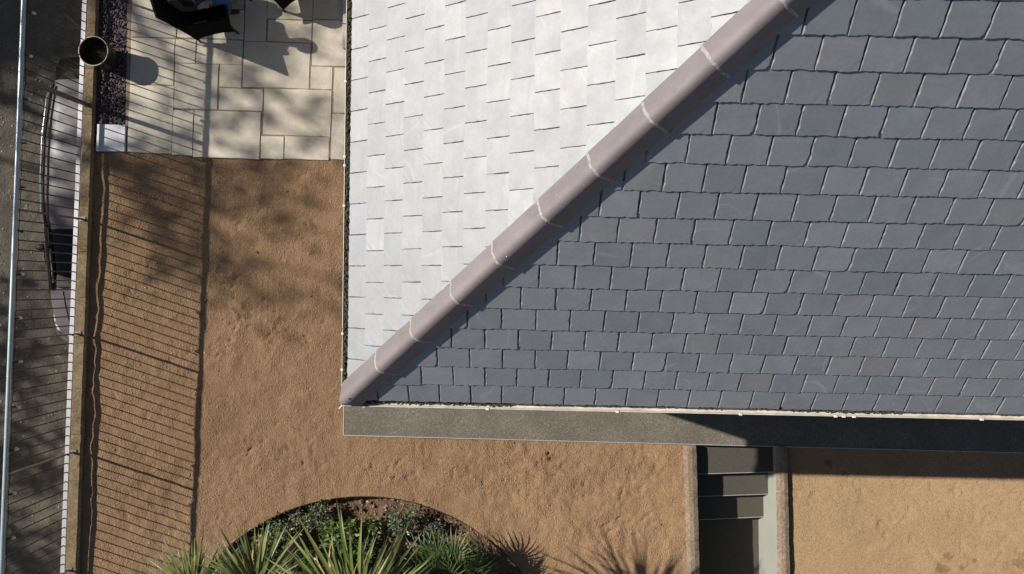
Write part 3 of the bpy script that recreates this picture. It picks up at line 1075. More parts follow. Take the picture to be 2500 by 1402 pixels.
debris('gutter_moss', gfb, U, -UB, [(-0.03, 1.6, 700, 0.02, 0.088, 0.020), (1.6, 3.4, 300, 0.02, 0.07, 0.012), (3.45, 3.65, 300, 0.03, 0.07, 0.03), (3.9, 4.6, 200, 0.03, 0.065, 0.02), (4.35, 5.45, 600, 0.03, 0.075, 0.036), (5.6, 10, 60, 0.02, 0.06, 0.0)], gf, M['moss'], 5)
debris('gutter_debris', glb, V_, -UL, [(0.05, 9.0, 900, 0.02, 0.105, 0.024)], gl, M['moss'], 6)

# ------------------------------------------------------------------ walkway, patio
wkm = MB()
y_top = E.y + 1.2
p0 = (walk_x(wk_a.y), walk_y(wk_a.x)); xr = 11.0
wkm.prism([p0, (xr, walk_y(xr)), (xr, y_top), (walk_x(y_top) + 1.0, y_top), (walk_x(1.75) + 1.0, 3.4 + 3), (walk_x(6.4), 6.4)], -0.14, WALK_Z)
walk = wkm.build('walkway', M['agg']); walk['kind'] = 'structure'
tr = MB()
tr.prism([(p0[0] - 0.006, p0[1] - 0.012), (xr, walk_y(xr) - 0.012), (xr, walk_y(xr) - 0.0005), (p0[0] - 0.006, p0[1] - 0.0005)], -0.10, WALK_Z + 0.006)
tr.build('edge_trim', M['trim'], walk)
tr = MB()
tr.prism([(p0[0] - 0.012, p0[1] - 0.010), (p0[0] - 0.0005, p0[1] - 0.0003), (walk_x(1.95) - 0.0005, 1.95), (walk_x(1.95) - 0.012, 1.95)], -0.10, WALK_Z + 0.006)
tr.build('edge_trim', M['trim'], walk)

PZ = 0.03
pm = MB()
pb = [W(318, -330, 0), W(307, 369, 0), W(845, 387, 0), W(862, -330, 0)]
pm.prism([(p.x, p.y) for p in pb], -0.1, PZ - 0.009)
patio = pm.build('patio', M['bed_mortar']); patio['kind'] = 'structure'
Z_ = 2.778
slab_rects = [(870, 1172, 577, 1037), (883, 1183, 258, 574), (893, 1200, -140, 254), (1186, 1329, 266, 428), (1333, 1643, 268, 436), (1204, 1652, 60, 262), (1204, 1655, -240, 57),
              (1181, 1478, 432, 741), (1488, 1638, 438, 594), (1648, 2102, 287, 598), (1661, 1810, -170, 282), (1814, 2121, -200, 132), (1812, 2116, 136, 286), (2124, 2345, -180, 131),
              (2117, 2372, 136, 449), (2107, 2254, 452, 606), (2260, 2375, 456, 768), (1484, 1783, 599, 750), (1786, 2246, 604, 922), (2246, 2370, 771, 1084), (1167, 1309, 746, 1052),
              (1311, 1766, 752, 1072), (1768, 1924, 922, 1078), (1928, 2232, 926, 1082),
              (893, 1200, -600, -145), (1204, 1655, -700, -245), (1661, 1960, -640, -175), (1964, 2345, -640, -205)]


def patio_px(u, v):
    return (320 + u - 0.036 * v, v + 0.034 * u)


sb = random.Random(5)
for (x0, x1, y0, y1) in slab_rects:
    ym = (y0 + y1) / 2 / Z_; xm = (x0 + x1) / 2 / Z_
    u0 = x0 / Z_ - 320 + 0.036 * ym + 0.35; u1 = x1 / Z_ - 320 + 0.036 * ym - 0.35
    v0 = y0 / Z_ - 0.034 * (xm - 320) + 0.35; v1 = y1 / Z_ - 0.034 * (xm - 320) - 0.35
    z = PZ + sb.uniform(-0.003, 0.003)
    # riven edge: several points per side
    per = []
    for (ua, va, ub, vb) in ((u0, v0, u0, v1), (u0, v1, u1, v1), (u1, v1, u1, v0), (u1, v0, u0, v0)):
        n = max(3, int(math.hypot(ub - ua, vb - va) / 22))
        for i in range(n):
            t = i / n
            q = patio_px(ua + (ub - ua) * t + sb.uniform(-0.7, 0.7), va + (vb - va) * t + sb.uniform(-0.7, 0.7))
            per.append(W(q[0], q[1], z))
    c = sum(per, Vector()) / len(per)
    mb = MB(); n = len(per)
    rows = [[Vector((p.x, p.y, z - 0.045)) for p in per], [Vector((p.x, p.y, z - 0.007)) for p in per],
            [Vector((p.x + (c.x - p.x) / (p - c).length * 0.007, p.y + (c.y - p.y) / (p - c).length * 0.007, z + sb.uniform(-.001, .001))) for p in per]]
    mb.quadstrip(rows, close=True)
    mb.f.append(tuple(2 * n + i for i in range(n)))
    mb.build('paving_slab', M['slab'], patio)

# pale doorstep slabs beside the house wall
ds = empty('doorstep', W(850, 60, 0))
tag(ds, 'pale stone doorstep of two slabs beside the left gutter', 'doorstep')
for (ya, yb) in ((-70, 57), (59, 116)):
    p = [W(838 - (yb * 0.02), ya, 0.15), W(838 - (yb * 0.02), yb, 0.15), W(900, yb + 2, 0.15), W(900, ya + 2, 0.15)]
    mb = MB(); mb.prism([(q.x, q.y) for q in p], PZ + 0.001, 0.15)
    bevel_obj(mb.build('slab', M['step_pale'], ds), 0.006)

# white slab by the kerb wall
p = [W(236, 303, 0.05), W(233, 369, 0.05), W(304, 370, 0.05), W(306, 305, 0.05)]
mb = MB(); mb.prism([(q.x, q.y) for q in p], -0.08, 0.05)
o = bevel_obj(mb.build('stone_slab', M['white_slab']), 0.006)
tag(o, 'smooth white stone slab between the kerb wall and the patio', 'slab')

# dark lava gravel strip
lv = []
for i in range(3400):
    px = random.uniform(226, 317); py = random.uniform(-60, 303)
    p = W(px - 0.036 * py * 0.6, py, 0.0)
    if p.x < wall_r(p.y) + 0.01 or p.x > W(319 - 0.036 * py, py, 0).x - 0.01: continue
    s = random.choice((0.010, 0.013, 0.016, 0.019, 0.024))
    lv.append((p.x, p.y, -0.02 + random.uniform(0, 0.045), s))
tag(scatter_stones('lava_gravel', lv, M['lava'], seed=8, flat=0.85), 'dark lava gravel strip between kerb wall and patio', 'gravel')
p = [W(225, -300, 0), W(218, 306, 0), W(310, 306, 0), W(322, -300, 0)]
mb = MB(); mb.prism([(q.x, q.y) for q in p], -0.2, -0.02)
mb.build('gravel_bed', M['lava'])['kind'] = 'structure'

# ------------------------------------------------------------------ kerb wall with coping stones
YT, YB = 6.6, -6.6
kw = empty('kerb_wall', (axis_x(0), 0, ZS))
tag(kw, 'low mossy stone kerb wall under the iron fence', 'wall')
mb = MB()
mb.prism([(axis_x(YT) - 0.035, YT), (axis_x(YB) - 0.035, YB), (wall_r(YB) - 0.012, YB), (wall_r(YT) - 0.012, YT)], ZS - 0.1, 0.02)
mb.build('wall_body', M['kerbwall'], kw)
jy = [(701 - (503 + 111.7 * k)) * 11.4 / F for k in range(-10, 15)]
cr = random.Random(2)
for a, b in zip(jy[:-1], jy[1:]):
    a2, b2 = a - 0.003, b + 0.003
    zt = 0.1 + cr.uniform(-0.003, 0.003)
    mb = MB()
    rows = []
    n = 8
    for i in range(n + 1):
        y = a2 + (b2 - a2) * i / n
        xl, xr_ = axis_x(y) - 0.05, wall_r(y) + cr.uniform(-0.004, 0.004)
        e = 0.0 if 0 < i < n else 0.004
        rows.append([Vector((xl, y, 0.02)), Vector((xl, y, zt - 0.015 - e)), Vector((xl + 0.012, y, zt - e)), Vector(((xl + xr_) / 2, y, zt + cr.uniform(-.002, .002) - e)),
                     Vector((xr_ - 0.013, y, zt - e)), Vector((xr_, y, zt - 0.014 - e)), Vector((xr_, y, 0.02))])
    mb.quadstrip(rows)
    mb.f.append(tuple(range(7))); mb.f.append(tuple(n * 7 + k for k in reversed(range(7))))
    mb.build('coping_stone', M['coping'], kw)

# ------------------------------------------------------------------ fence
fence = empty('iron_fence', (axis_x(0), 0, 0.1))
tag(fence, 'thin-barred iron fence with pale round top rail on the kerb wall', 'fence')
ZR, ZT = 0.235, 1.53


def fpt(y, z):
    lean = -0.062 * (z - 0.1) / 1.44
    return Vector((axis_x(y) + lean, y, z))


mb = MB()
yy = np.linspace(YT, YB, 40)
mb.tube([fpt(y, ZT) for y in yy], 0.031, 12)
mb.build('top_rail', M['rail'], fence, True)
for k in range(16):                                   # sleeve rings at the tube joints
    y = YT - 0.35 - k * 0.83
    mb = MB(); mb.tube([fpt(y - 0.008, ZT), fpt(y + 0.008, ZT)], 0.0325, 12)
    mb.build('rail_sleeve', M['rail'], fence, True)
mb = MB()
a, b = fpt(YT, ZR), fpt(YB, ZR)
d = (b - a).normalized()
mb.box((a + b) / 2, (b - a).length, 0.066, 0.016, d, Vector((0, 0, 1)).cross(d))
mb.build('bottom_rail', M['rail_low'], fence)
post_y = [(701 - py) * 11.4 / F for py in (255, 535, 815, 1104, 1391)]
post_y = [post_y[0] + 1.8] + post_y + [post_y[-1] - 1.83]
for i, y in enumerate(post_y):
    mb = MB()
    w_, t_ = (0.06, 0.055) if i == 1 else (0.05, 0.022)
    p0_, p1_ = fpt(y, 0.095), fpt(y, ZT - 0.02)
    lo = [p0_ + Vector((sx * w_ / 2, sy * t_ / 2, 0)) for sx, sy in ((-1, -1), (1, -1), (1, 1), (-1, 1))]
    hi = [q + (p1_ - p0_) for q in lo]
    mb.hull8(lo, hi)
    mb.box(p0_ + Vector((0.01, 0, 0.012)), 0.10, 0.07, 0.014)
    mb.build('post', M['post'], fence)
pk = MB(); pk.tube([(0, 0, 0), (0, 0, 0.62), (0, 0, 1.24)], 0.0092, 6)
pko = pk.build('picket', M['picket'], None, True); pkm = pko.data
bpy.data.objects.remove(pko)
for ya, yb in zip(post_y[:-1], post_y[1:]):
    for k in range(1, 13):
        y = ya + (yb - ya) * k / 13 + cr.uniform(-0.004, 0.004)
        lean = Matrix.Rotation(-math.atan(0.062 / 1.44) + cr.uniform(-.004, .004), 4, 'Y')
        share('picket', pkm, Matrix.Translation(fpt(y, ZR + 0.0)) @ lean @ Matrix.Rotation(cr.uniform(-.006, .006), 4, 'X'), fence)

# festoon of small bulbs hung under the top rail
sl = empty('string_lights', fpt(0, ZT))
tag(sl, 'black cable with small clear bulbs hung along the fence top rail', 'string lights')
by = [(701 - (134 + 107.5 * k)) * (H - ZT) / F for k in range(-2, 16)]
mb = MB(); pts = []
for a_, b_ in zip(by[:-1], by[1:]):
    for t in (0, .25, .5, .75):
        y = a_ + (b_ - a_) * t
        pts.append(fpt(y, ZT) + Vector((0.040, 0, -0.012 - 0.030 * (1 - (2 * t - 1) ** 2) * cr.uniform(.5, 1))))
mb.tube(pts, 0.0045, 6)
mb.build('cable', M['black'], sl)
for y in by:
    c = fpt(y, ZT) + Vector((0.045, 0, -0.018))
    d = Vector((0.30 + cr.uniform(-.2, .2), cr.uniform(-.3, .3), -1)).normalized()
    mb = MB(); mb.tube([c, c + d * 0.05], 0.013, 10); so_ = mb.build('socket', M['black'], sl, False)
    mb = MB(); mb.tube([c + d * 0.05, c + d * 0.06, c + d * 0.08, c + d * 0.10, c + d * 0.112, c + d * 0.116], [0.010, 0.016, 0.0225, 0.0215, 0.012, 0.003], 12)
    mb.build('bulb', M['bulb'], so_, True)

# ------------------------------------------------------------------ sunken stairs
st = empty('stairs', W(1790, 1250, -0.88))
tag(st, 'dark aggregate steps going down between two low walls', 'stairs')
sy0 = walk_y(W(1790, 1088, 0).x)
treads = [(-0.15, 1156.5, 1151.5), (-0.39, 1211.5, 1205.5), (-0.62, 1268.5, 1260.5)]
prev = None
for i, (z, pl, pr) in enumerate(treads):
    xl = sw('lr', -3) - 0.06; xr_ = sw('rl', -3) + 0.06
    a = W(1706, pl, z); b = W(1880, pr, z)
    sl_ = (b.y - a.y) / (b.x - a.x)
    ya, yb = a.y + sl_ * (xl - a.x), a.y + sl_ * (xr_ - a.x)
    top_l, top_r = (sy0 + 0.35, sy0 + 0.35) if prev is None else (prev[0] + 0.25, prev[1] + 0.25)
    mb = MB(); mb.prism([(xl, ya), (xr_, yb), (xr_, top_r), (xl, top_l)], z - 0.3, z)
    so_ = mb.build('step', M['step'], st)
    nz = MB(); nz.prism([(xl, ya - 0.010), (xr_, yb - 0.010), (xr_, yb - 0.0006), (xl, ya - 0.0006)], z - 0.03, z + 0.004)  # pale strip added as the highlight along the step edge
    nz.build('nosing_highlight', M['trim'], so_)
    prev = (ya, yb)
mb = MB(); xl = sw('lr', -3) - 0.1; xr_ = sw('rl', -3) + 0.1
mb.prism([(xl, -9), (xr_, -9), (xr_, prev[1] + 0.3), (xl, prev[0] + 0.3)], -1.1, -0.88)
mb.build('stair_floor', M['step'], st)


def stair_wall(name, kl, kr, lab, body, seed):
    r = random.Random(seed)
    y0 = sy0 - 0.013; y1 = -9.0
    t = empty(name, ((sw(kl, -3) + sw(kr, -3)) / 2, -3.5, -0.9))
    tag(t, lab, 'wall')
    mb = MB()
    i0 = 0.008
    mb.prism([(sw(kl, y0) + i0, y0), (sw(kl, y1) + i0, y1), (sw(kr, y1) - i0, y1), (sw(kr, y0) - i0, y0)], -1.0, 0.0)
    mb.build('wall_body', body, t)
    y = y0; k = 0
    while y > y1:
        ln = 0.745
        ye = max(y - ln, y1)
        rows = []
        n = 10; h = r.uniform(-.002, .002)
        for i in range(n + 1):
            yy_ = y - 0.003 - (ln - 0.006) * i / n
            xl_, xr2 = sw(kl, yy_), sw(kr, yy_); w = xr2 - xl_
            jl, jr = r.uniform(-.003, .003), r.uniform(-.004, .004)
            e = 0.004 if i in (0, n) else 0
            rows.append([Vector((xl_ + jl, yy_, 0.0)), Vector((xl_ + jl, yy_, 0.012 - e)), Vector((xl_ + jl + w * 0.26, yy_, 0.054 + h - e)), Vector((xl_ + w * 0.60, yy_, 0.058 + h - e)), Vector((xr2 + jr - 0.006, yy_, 0.030 - e)), Vector((xr2 + jr, yy_, 0.022 - e)), Vector((xr2 + jr, yy_, 0.0))])
        mb = MB(); mb.quadstrip(rows)
        mb.f.append(tuple(reversed(range(7)))); mb.f.append(tuple(n * 7 + q for q in range(7)))
        mb.build('coping_stone', M['coping2'], t)
        y -= ln
    return t


stair_wall('stair_wall', 'll', 'lr', 'low stone-topped wall on the left of the sunken steps', M['render'], 4)
stair_wall('stair_wall', 'rl', 'rr', 'low stone-topped wall with pale grey side, right of the steps', M['render'], 5)

# ------------------------------------------------------------------ planted bed
bedk = lambda x, y: ((x - BED.x) ** 2 + (y - BED.y) ** 2 < (BED_R + 0.03) ** 2)


def soil_h(X, Y):
    dr = BED_R - np.sqrt((X - BED.x) ** 2 + (Y - BED.y) ** 2)
    side = np.clip((X - (BED.x + 0.9)) / 1.4, 0, 1) * np.exp(-np.clip(dr, 0, 9) / 0.35)       # sand spilling in on the right
    return -0.24 + 0.16 * side + 0.05 * vnoise(X * 2, Y * 2, 61) + 0.05 * vnoise(X * 6, Y * 6, 62) + 0.045 * vnoise(X * 15, Y * 15, 63)


relief_grid('bed_soil', BED.x - 3.4, BED.x + 3.4, BED.y - 0.3, BED.y + 3.4, 0.04, bedk, soil_h, M['soil'])['kind'] = 'structure'
mb = MB(); n = 60; rows = []
for i in range(n + 1):
    a = math.radians(8 + 164 * i / n)
    dx, dy = math.cos(a), math.sin(a)
    wob = 0.006 * math.sin(i * 0.9) + (0.004 if i % 7 == 0 else 0)
    rows.append([Vector((BED.x + dx * (BED_R + q), BED.y + dy * (BED_R + q), z)) for q, z in ((-0.006, -0.25), (-0.006, 0.010 + wob), (0.004, 0.012 + wob), (0.004, -0.05))])
mb.quadstrip(rows)
tag(mb.build('bed_edging', M['edging']), 'thin black curved edging around the planted bed', 'edging')
sp = []
for i in range(2300):
    a = random.uniform(math.radians(25), math.radians(155)); r_ = BED_R * math.sqrt(random.uniform(0.35, 0.985))
    x, y = BED.x + r_ * math.cos(a), BED.y + r_ * math.sin(a)
    s = random.choice((0.010, 0.013, 0.018, 0.025, 0.034))
    sp.append((x, y, float(soil_h(np.array([x]), np.array([y]))[0]) + s * 0.25, s))
tag(scatter_stones('bark_mulch', sp, M['clod'], seed=12, flat=0.6), 'brown bark chips and clods covering the planted bed', 'mulch')


# ------------------------------------------------------------------ plants
def blade_mesh(name, ln, wd, droop, fold, mat, nseg=7, twist=0.0):
    rows = []
    for i in range(nseg + 1):
        t = i / nseg
        w = wd * (0.45 + 1.35 * t - 1.8 * t * t if t < 0.45 else 0.693 * (1 - ((t - 0.45) / 0.55) ** 1.5) ** 0.9) if t < 1 else 0.0008
        w = max(w, 0.0008)
        x = ln * t * (1 - 0.12 * droop * t); z = -droop * ln * t * t * t * 0.55
        tw = twist * t
        c, s = math.cos(tw), math.sin(tw)
        rows.append([Vector((x, -w * 0.5 * c, z + fold * w * .5 - w * .5 * s)), Vector((x, 0, z)), Vector((x, w * 0.5 * c, z + fold * w * .5 + w * .5 * s))])
    mb = MB(); mb.quadstrip(rows)
    o = mb.build(name, mat, None, True); me = o.data; bpy.data.objects.remove(o)
    return me


def rosette(name, label, crown, base, nleaf, lens, wid, mat, elev, seed, trunk_r=0.07, tmat='bark', az_bias=None):
    r = random.Random(seed)
    t = empty(name, (base.x, base.y, base.z)); tag(t, label, 'plant')
    mb = MB()
    k = 8
    pts = [base.lerp(crown, i / k) + Vector((r.uniform(-.02, .02), r.uniform(-.02, .02), 0)) * (0 < i < k) for i in range(k + 1)]
    mb.tube(pts, [trunk_r * (1.25 - 0.35 * i / k) for i in range(k + 1)], 10)
    mb.build('trunk', M[tmat], t, True)
    vs = [blade_mesh('leaf', r.uniform(*lens), wid * r.uniform(.8, 1.15), dr, r.uniform(.25, .6), M[mat], twist=r.uniform(-.35, .35)) for dr in (0.05, 0.1, 0.18, 0.3, 0.45, 0.12)]
    dv = [blade_mesh('leaf', r.uniform(*lens) * .9, wid * .7, dr, .8, M['straw'], twist=r.uniform(-1, 1)) for dr in (0.9, 1.3)]
    for i in range(nleaf):
        az = i * 2.39996 + r.uniform(-.25, .25)
        e = elev[0] + (elev[1] - elev[0]) * (i / nleaf) + r.uniform(-.12, .12)
        m = Matrix.Translation(crown + Vector((0, 0, -0.12 * (1 - i / nleaf)))) @ Matrix.Rotation(az, 4, 'Z') @ Matrix.Rotation(-e, 4, 'Y') @ Matrix.Rotation(r.uniform(-.5, .5), 4, 'X')
        s = r.uniform(.78, 1.06)
        dead = i < nleaf * 0.07
        share('leaf', (dv if dead else vs)[r.randrange(2 if dead else len(vs))], m @ Matrix.Scale(s, 4), t)
    return t


def gpt(px, py, z): return W(px, py, z)


cw = gpt(868, 1522, 3.1)
rosette('cordyline', 'tall cordyline with broad green strap leaves in the middle of the bed', cw, Vector((cw.x + 0.05, cw.y - 0.1, -0.16)), 290, (1.12, 1.4), 0.078, 'cord', (-0.35, 1.15), 1, 0.075)
c2 = gpt(622, 1446, 2.0)
rosette('yucca', 'yellow-green spiky yucca left of the cordyline', c2, Vector((c2.x, c2.y, -0.16)), 280, (0.8, 1.1), 0.06, 'yucca', (-0.3, 1.2), 2, 0.06)
c3 = gpt(470, 1455, 1.7)
rosette('yucca', 'narrow-leaved spiky yucca nearest the fence shadow', c3, Vector((c3.x + .04, c3.y, -0.16)), 260, (0.68, 0.95), 0.05, 'yucca', (-0.3, 1.2), 3, 0.055)


def fan_mesh(name, r, n=26, R=0.42, spread=4.4, fold=0.25):
    mb = MB()
    mb.tube([(-0.38, 0, -0.10), (-0.2, 0, -0.03), (0, 0, 0)], [0.009, 0.007, 0.006], 5)
    for i in range(n):
        a = -spread / 2 + spread * i / (n - 1) + r.uniform(-.03, .03)
        L = R * (0.80 + 0.22 * math.cos(a * 0.55)) * r.uniform(.9, 1.05)
        d = Vector((math.cos(a), math.sin(a), 0)); p = Vector((-d.y, d.x, 0))
        b = len(mb.v)
        rows = []
        for t, w in ((0.0, 0.003), (0.25, 0.013), (0.6, 0.012), (0.85, 0.007), (1.0, 0.001)):
            z = fold * L * (t * 0.25) - 0.30 * L * t ** 3 + r.uniform(-.004, .004)
            c = d * (L * t) + Vector((0, 0, z))
            rows.append([c - p * w + Vector((0, 0, w * .5)), c, c + p * w + Vector((0, 0, w * .5))])
        mb.quadstrip(rows)
    o = mb.build(name, M['fan'], None, True); me = o.data; bpy.data.objects.remove(o)
    return me


fr = random.Random(9)
fb = gpt(1092, 1418, 0.7)
fp = empty('fan_palm', (fb.x, fb.y, -0.16)); tag(fp, 'dark green bushy fan palm at the right edge of the bed', 'palm')
mb = MB(); mb.tube([(fb.x, fb.y, -0.16), (fb.x, fb.y, 0.2), (fb.x, fb.y, 0.55)], [0.13, 0.12, 0.09], 10); mb.build('trunk', M['bark'], fp, True)
fans = [fan_mesh('frond', fr, 18 + 2 * (i % 3), 0.40 + 0.03 * (i % 3)) for i in range(5)]
for i in range(26):
    az = i * 2.39996 + fr.uniform(-.2, .2); e = 0.0 + 1.2 * i / 26 + fr.uniform(-.15, .15)
    out = fr.uniform(0.32, 0.46)
    c = Vector((fb.x, fb.y, 0.52)) + Vector((math.cos(az) * math.cos(e), math.sin(az) * math.cos(e), math.sin(e) * 1.05)) * out
    m = Matrix.Translation(c) @ Matrix.Rotation(az, 4, 'Z') @ Matrix.Rotation(-(e * 0.75 - 0.2), 4, 'Y') @ Matrix.Rotation(fr.uniform(-.7, .7), 4, 'X')
    share('frond', fans[i % 5], m @ Matrix.Scale(fr.uniform(.85, 1.1), 4), fp)


def leafy(name, label, c, rad, n, leaf, mat, seed, squash=0.7, cat='shrub', upw=0.5):
    r = np.random.default_rng(seed)
    t = empty(name, (c.x, c.y, -0.16)); tag(t, label, cat)
    mb = MB()
    for k in range(6):
        a = k * 1.05 + r.uniform(0, .5)
        mb.tube([(c.x, c.y, -0.18), (c.x + math.cos(a) * rad * .3, c.y + math.sin(a) * rad * .3, c.z - .1), (c.x + math.cos(a) * rad * .65, c.y + math.sin(a) * rad * .65, c.z + rad * .2)], [0.012, 0.008, 0.004], 5)
    mb.build('stem', M['bark'], t)
    V = []; Fc = []
    cl = [(r.normal(0, .5, 3)) for _ in range(14)]
    for i in range(n):
        k = cl[r.integers(14)]
        p = k * rad * 0.62 + r.normal(0, .2, 3) * rad
        p[2] = abs(p[2]) * squash
        p = p + np.array([c.x, c.y, c.z - rad * .3])
        d = r.normal(0, 1, 3); d[2] = abs(d[2]) * upw; d /= np.linalg.norm(d)
        s = np.cross(d, r.normal(0, 1, 3)); s /= np.linalg.norm(s) + 1e-6
        L = leaf * r.uniform(.6, 1.2); w = L * 0.24
        b = len(V)
        V += [p, p + d * L * .45 + s * w, p + d * L, p + d * L * .45 - s * w]
        Fc.append((b, b + 1, b + 2, b + 3))
    o = mobj('foliage', [tuple(v) for v in V], Fc, M[mat], t)
    o['kind'] = 'stuff'
    return t


leafy('shrub', 'fine feathery olive shrub just below the top of the bed edging', gpt(775, 1262, 0.05), 0.24, 900, 0.06, 'shrub_b', 21)
leafy('shrub', 'bright green broad-leaved shrub behind the cordyline leaves', gpt(822, 1302, 0.1), 0.30, 520, 0.115, 'shrub_a', 22)
leafy('shrub', 'dense grey-green small-leaved shrub right of the cordyline', gpt(985, 1278, 0.1), 0.30, 1300, 0.05, 'shrub_b', 23)
leafy('shrub', 'dark low shrub between yucca and cordyline', gpt(748, 1362, 0.1), 0.38, 1300, 0.06, 'shrub_c', 24)
leafy('shrub', 'light green leafy shrub above the cordyline crown', gpt(905, 1285, 0.0), 0.20, 420, 0.07, 'shrub_a', 25)
leafy('shrub', 'dark leafy undergrowth shrub at the foot of the cordyline', gpt(880, 1372, 0.15), 0.42, 1500, 0.085, 'shrub_c', 27)
leafy('shrub', 'mid-green undergrowth shrub below the yellow-green yucca', gpt(660, 1345, 0.05), 0.34, 900, 0.09, 'shrub_a', 28)
leafy('shrub', 'bushy olive undergrowth shrub under the upper left bed edging', gpt(700, 1300, -0.02), 0.28, 900, 0.07, 'shrub_b', 29)
leafy('shrub', 'small green sprig shrub touching the fan palm', gpt(1052, 1290, 0.0), 0.18, 420, 0.055, 'shrub_b', 26)

# ------------------------------------------------------------------ planter with dry stems
pc = W(228, 125, 0.46)
pt = empty('plant_pot', (pc.x, pc.y, 0)); tag(pt, 'round dark glazed plant pot with a worn pale rim by the kerb wall', 'pot')
mb = MB()
mb.lathe([(0.0, 0.0), (0.155, 0.0), (0.165, 0.02), (0.203, 0.25), (0.218, 0.44), (0.226, 0.445), (0.228, 0.458)], (pc.x, pc.y, 0), 40)
mb.lathe([(0.213, 0.458), (0.206, 0.40), (0.192, 0.22), (0.187, 0.16)], (pc.x, pc.y, 0), 40)
mb.build('pot_body', M['pot'], pt, True)
mb = MB(); mb.lathe([(0.228, 0.458), (0.227, 0.464), (0.221, 0.467), (0.214, 0.464), (0.213, 0.458)], (pc.x, pc.y, 0), 40); mb.build('rim', M['pot_rim'], pt, True)
mb = MB(); mb.lathe([(0.195, 0.235), (0.12, 0.245), (0.0, 0.25)], (pc.x, pc.y, 0), 24); mb.build('soil', M['pot_soil'], pt, True)
mb = MB()
for k in range(46):
    a = random.uniform(-1.0, 1.2); r0 = random.uniform(0.02, .15)
    p = Vector((pc.x + .05 + r0 * math.cos(a), pc.y - .02 + r0 * math.sin(a), 0.245))
    q = p + Vector((random.uniform(-.06, .06), random.uniform(-.06, .06), random.uniform(.06, .20)))
    mb.tube([p, (p + q) / 2 + Vector((random.uniform(-.015, .015), random.uniform(-.015, .015), 0)), q], [0.003, 0.0025, 0.0012], 4)
o = mb.build('dry_stems', M['straw'], pt); o['kind'] = 'stuff'

# dry weed sprigs along the street side of the kerb wall
for i, (px, py, lab) in enumerate(((186, 70, 'dry weed sprig on the kerb wall above the plant pot'), (176, 172, 'dry weed sprig on the kerb wall just below the plant pot'), (172, 505, 'dry weed sprig behind the kerb wall beside the car roof'))):
    b0 = W(px + 14, py, 0.02)
    t = empty('weed', (b0.x, b0.y, b0.z)); tag(t, lab, 'weed')
    mb = MB()
    for k in range(9):
        a = random.uniform(2.0, 4.4); L = random.uniform(.10, .28)
        q = b0 + Vector((math.cos(a) * L * .7, math.sin(a) * L * .7, L))
        mb.tube([b0 + Vector((random.uniform(-.02, .02), random.uniform(-.04, .04), -0.1)), (b0 + q) / 2 + Vector((0, 0, .03)), q], [0.0028, 0.002, 0.001], 4)
    mb.build('stem', M['straw'], t)

# ------------------------------------------------------------------ chairs, added shade table, person
FW = Vector((0.975, 0.22, 0)); LF = Vector((-0.22, 0.975, 0))


def make_chair(label):
    """local: x forward, y to the left, origin back right foot"""
    t = empty('armchair', (0, 0, 0)); tag(t, label, 'chair')
    D, Wd = 0.61, 0.74
    # back: reclined shell
    mb = MB()
    rows = []
    for z, x, th in ((0.36, 0.05, 0.07), (0.6, -0.01, 0.07), (0.9, -0.085, 0.06), (1.10, -0.125, 0.05), (1.17, -0.14, 0.035)):
        r = []
        for y in np.linspace(0.0, Wd, 7):
            bulge = -0.025 * (1 - ((y - Wd / 2) / (Wd / 2)) ** 2)
            r.append(Vector((x + bulge, y, z)))
        for y in np.linspace(Wd, 0.0, 7):
            bulge = -0.025 * (1 - ((y - Wd / 2) / (Wd / 2)) ** 2)
            r.append(Vector((x + bulge + th, y, z + 0.005)))
        rows.append(r)
    mb.quadstrip(rows, close=True)
    mb.f.append(tuple(4 * 14 + k for k in range(14))); mb.f.append(tuple(reversed(range(14))))
    mb.build('backrest', M['chair'], t)
    mb = MB(); mb.box((0.33, Wd / 2, 0.36), 0.58, Wd - 0.10, 0.13)
    bevel_obj(mb.build('seat', M['chair'], t), 0.03, 3)
    for y in (0.0, Wd - 0.055):
        # solid side panel: arm slopes from the back down to the front, arched below
        prof = [(-0.10, 0.98), (0.02, 0.80), (0.14, 0.69), (0.30, 0.645), (0.50, 0.635), (0.60, 0.61), (0.625, 0.55), (0.61, 0.30), (0.60, 0.14), (0.45, 0.20), (0.30, 0.215), (0.12, 0.19), (0.0, 0.12), (-0.02, 0.4), (-0.06, 0.7)]
        mb = MB(); b = 0; n = len(prof)
        mb.v += [(x, y, z) for x, z in prof] + [(x, y + 0.055, z) for x, z in prof]
        mb.f.append(tuple(range(n))); mb.f.append(tuple(n + k for k in reversed(range(n))))
        for i in range(n):
            j = (i + 1) % n
            mb.f.append((j, i, n + i, n + j))
        sp_ = mb.build('arm_panel', M['chair'], t)
        mb = MB()  # glint along the woven arm edge, modelled as pale dashes
        for k in range(9):
            x = 0.20 + 0.022 * k
            mb.box((x, y + 0.02 + 0.006 * (k % 2), 0.672 - 0.0006 * k ** 1.5), 0.015, 0.010, 0.012)
        mb.build('edge_glint', M['chair_glint'], sp_)
        for x in (0.0, D):
            mb = MB(); xt = x + (0.03 if x == 0 else -0.01)
            mb.tube([(x, y + 0.02, 0.0), ((x + xt) / 2, y + 0.024, 0.12), (xt, y + 0.028, 0.32)], [0.017, 0.016, 0.018], 8)
            mb.build('leg', M['black'], t)
    return t


def place(t, org, fwd):
    ang = math.atan2(fwd.y, fwd.x)
    t.location = org; t.rotation_euler = (0, 0, ang)
    for ch in t.children: ch.matrix_parent_inverse = Matrix.Identity(4)


ch1 = make_chair('black high-backed armchair with a person sitting in it')
place(ch1, W(490, 106, PZ), FW)
ch2 = make_chair('black armchair at the picture top, empty, nearer the house')
F2 = Vector((-0.86, -0.51, 0)).normalized()
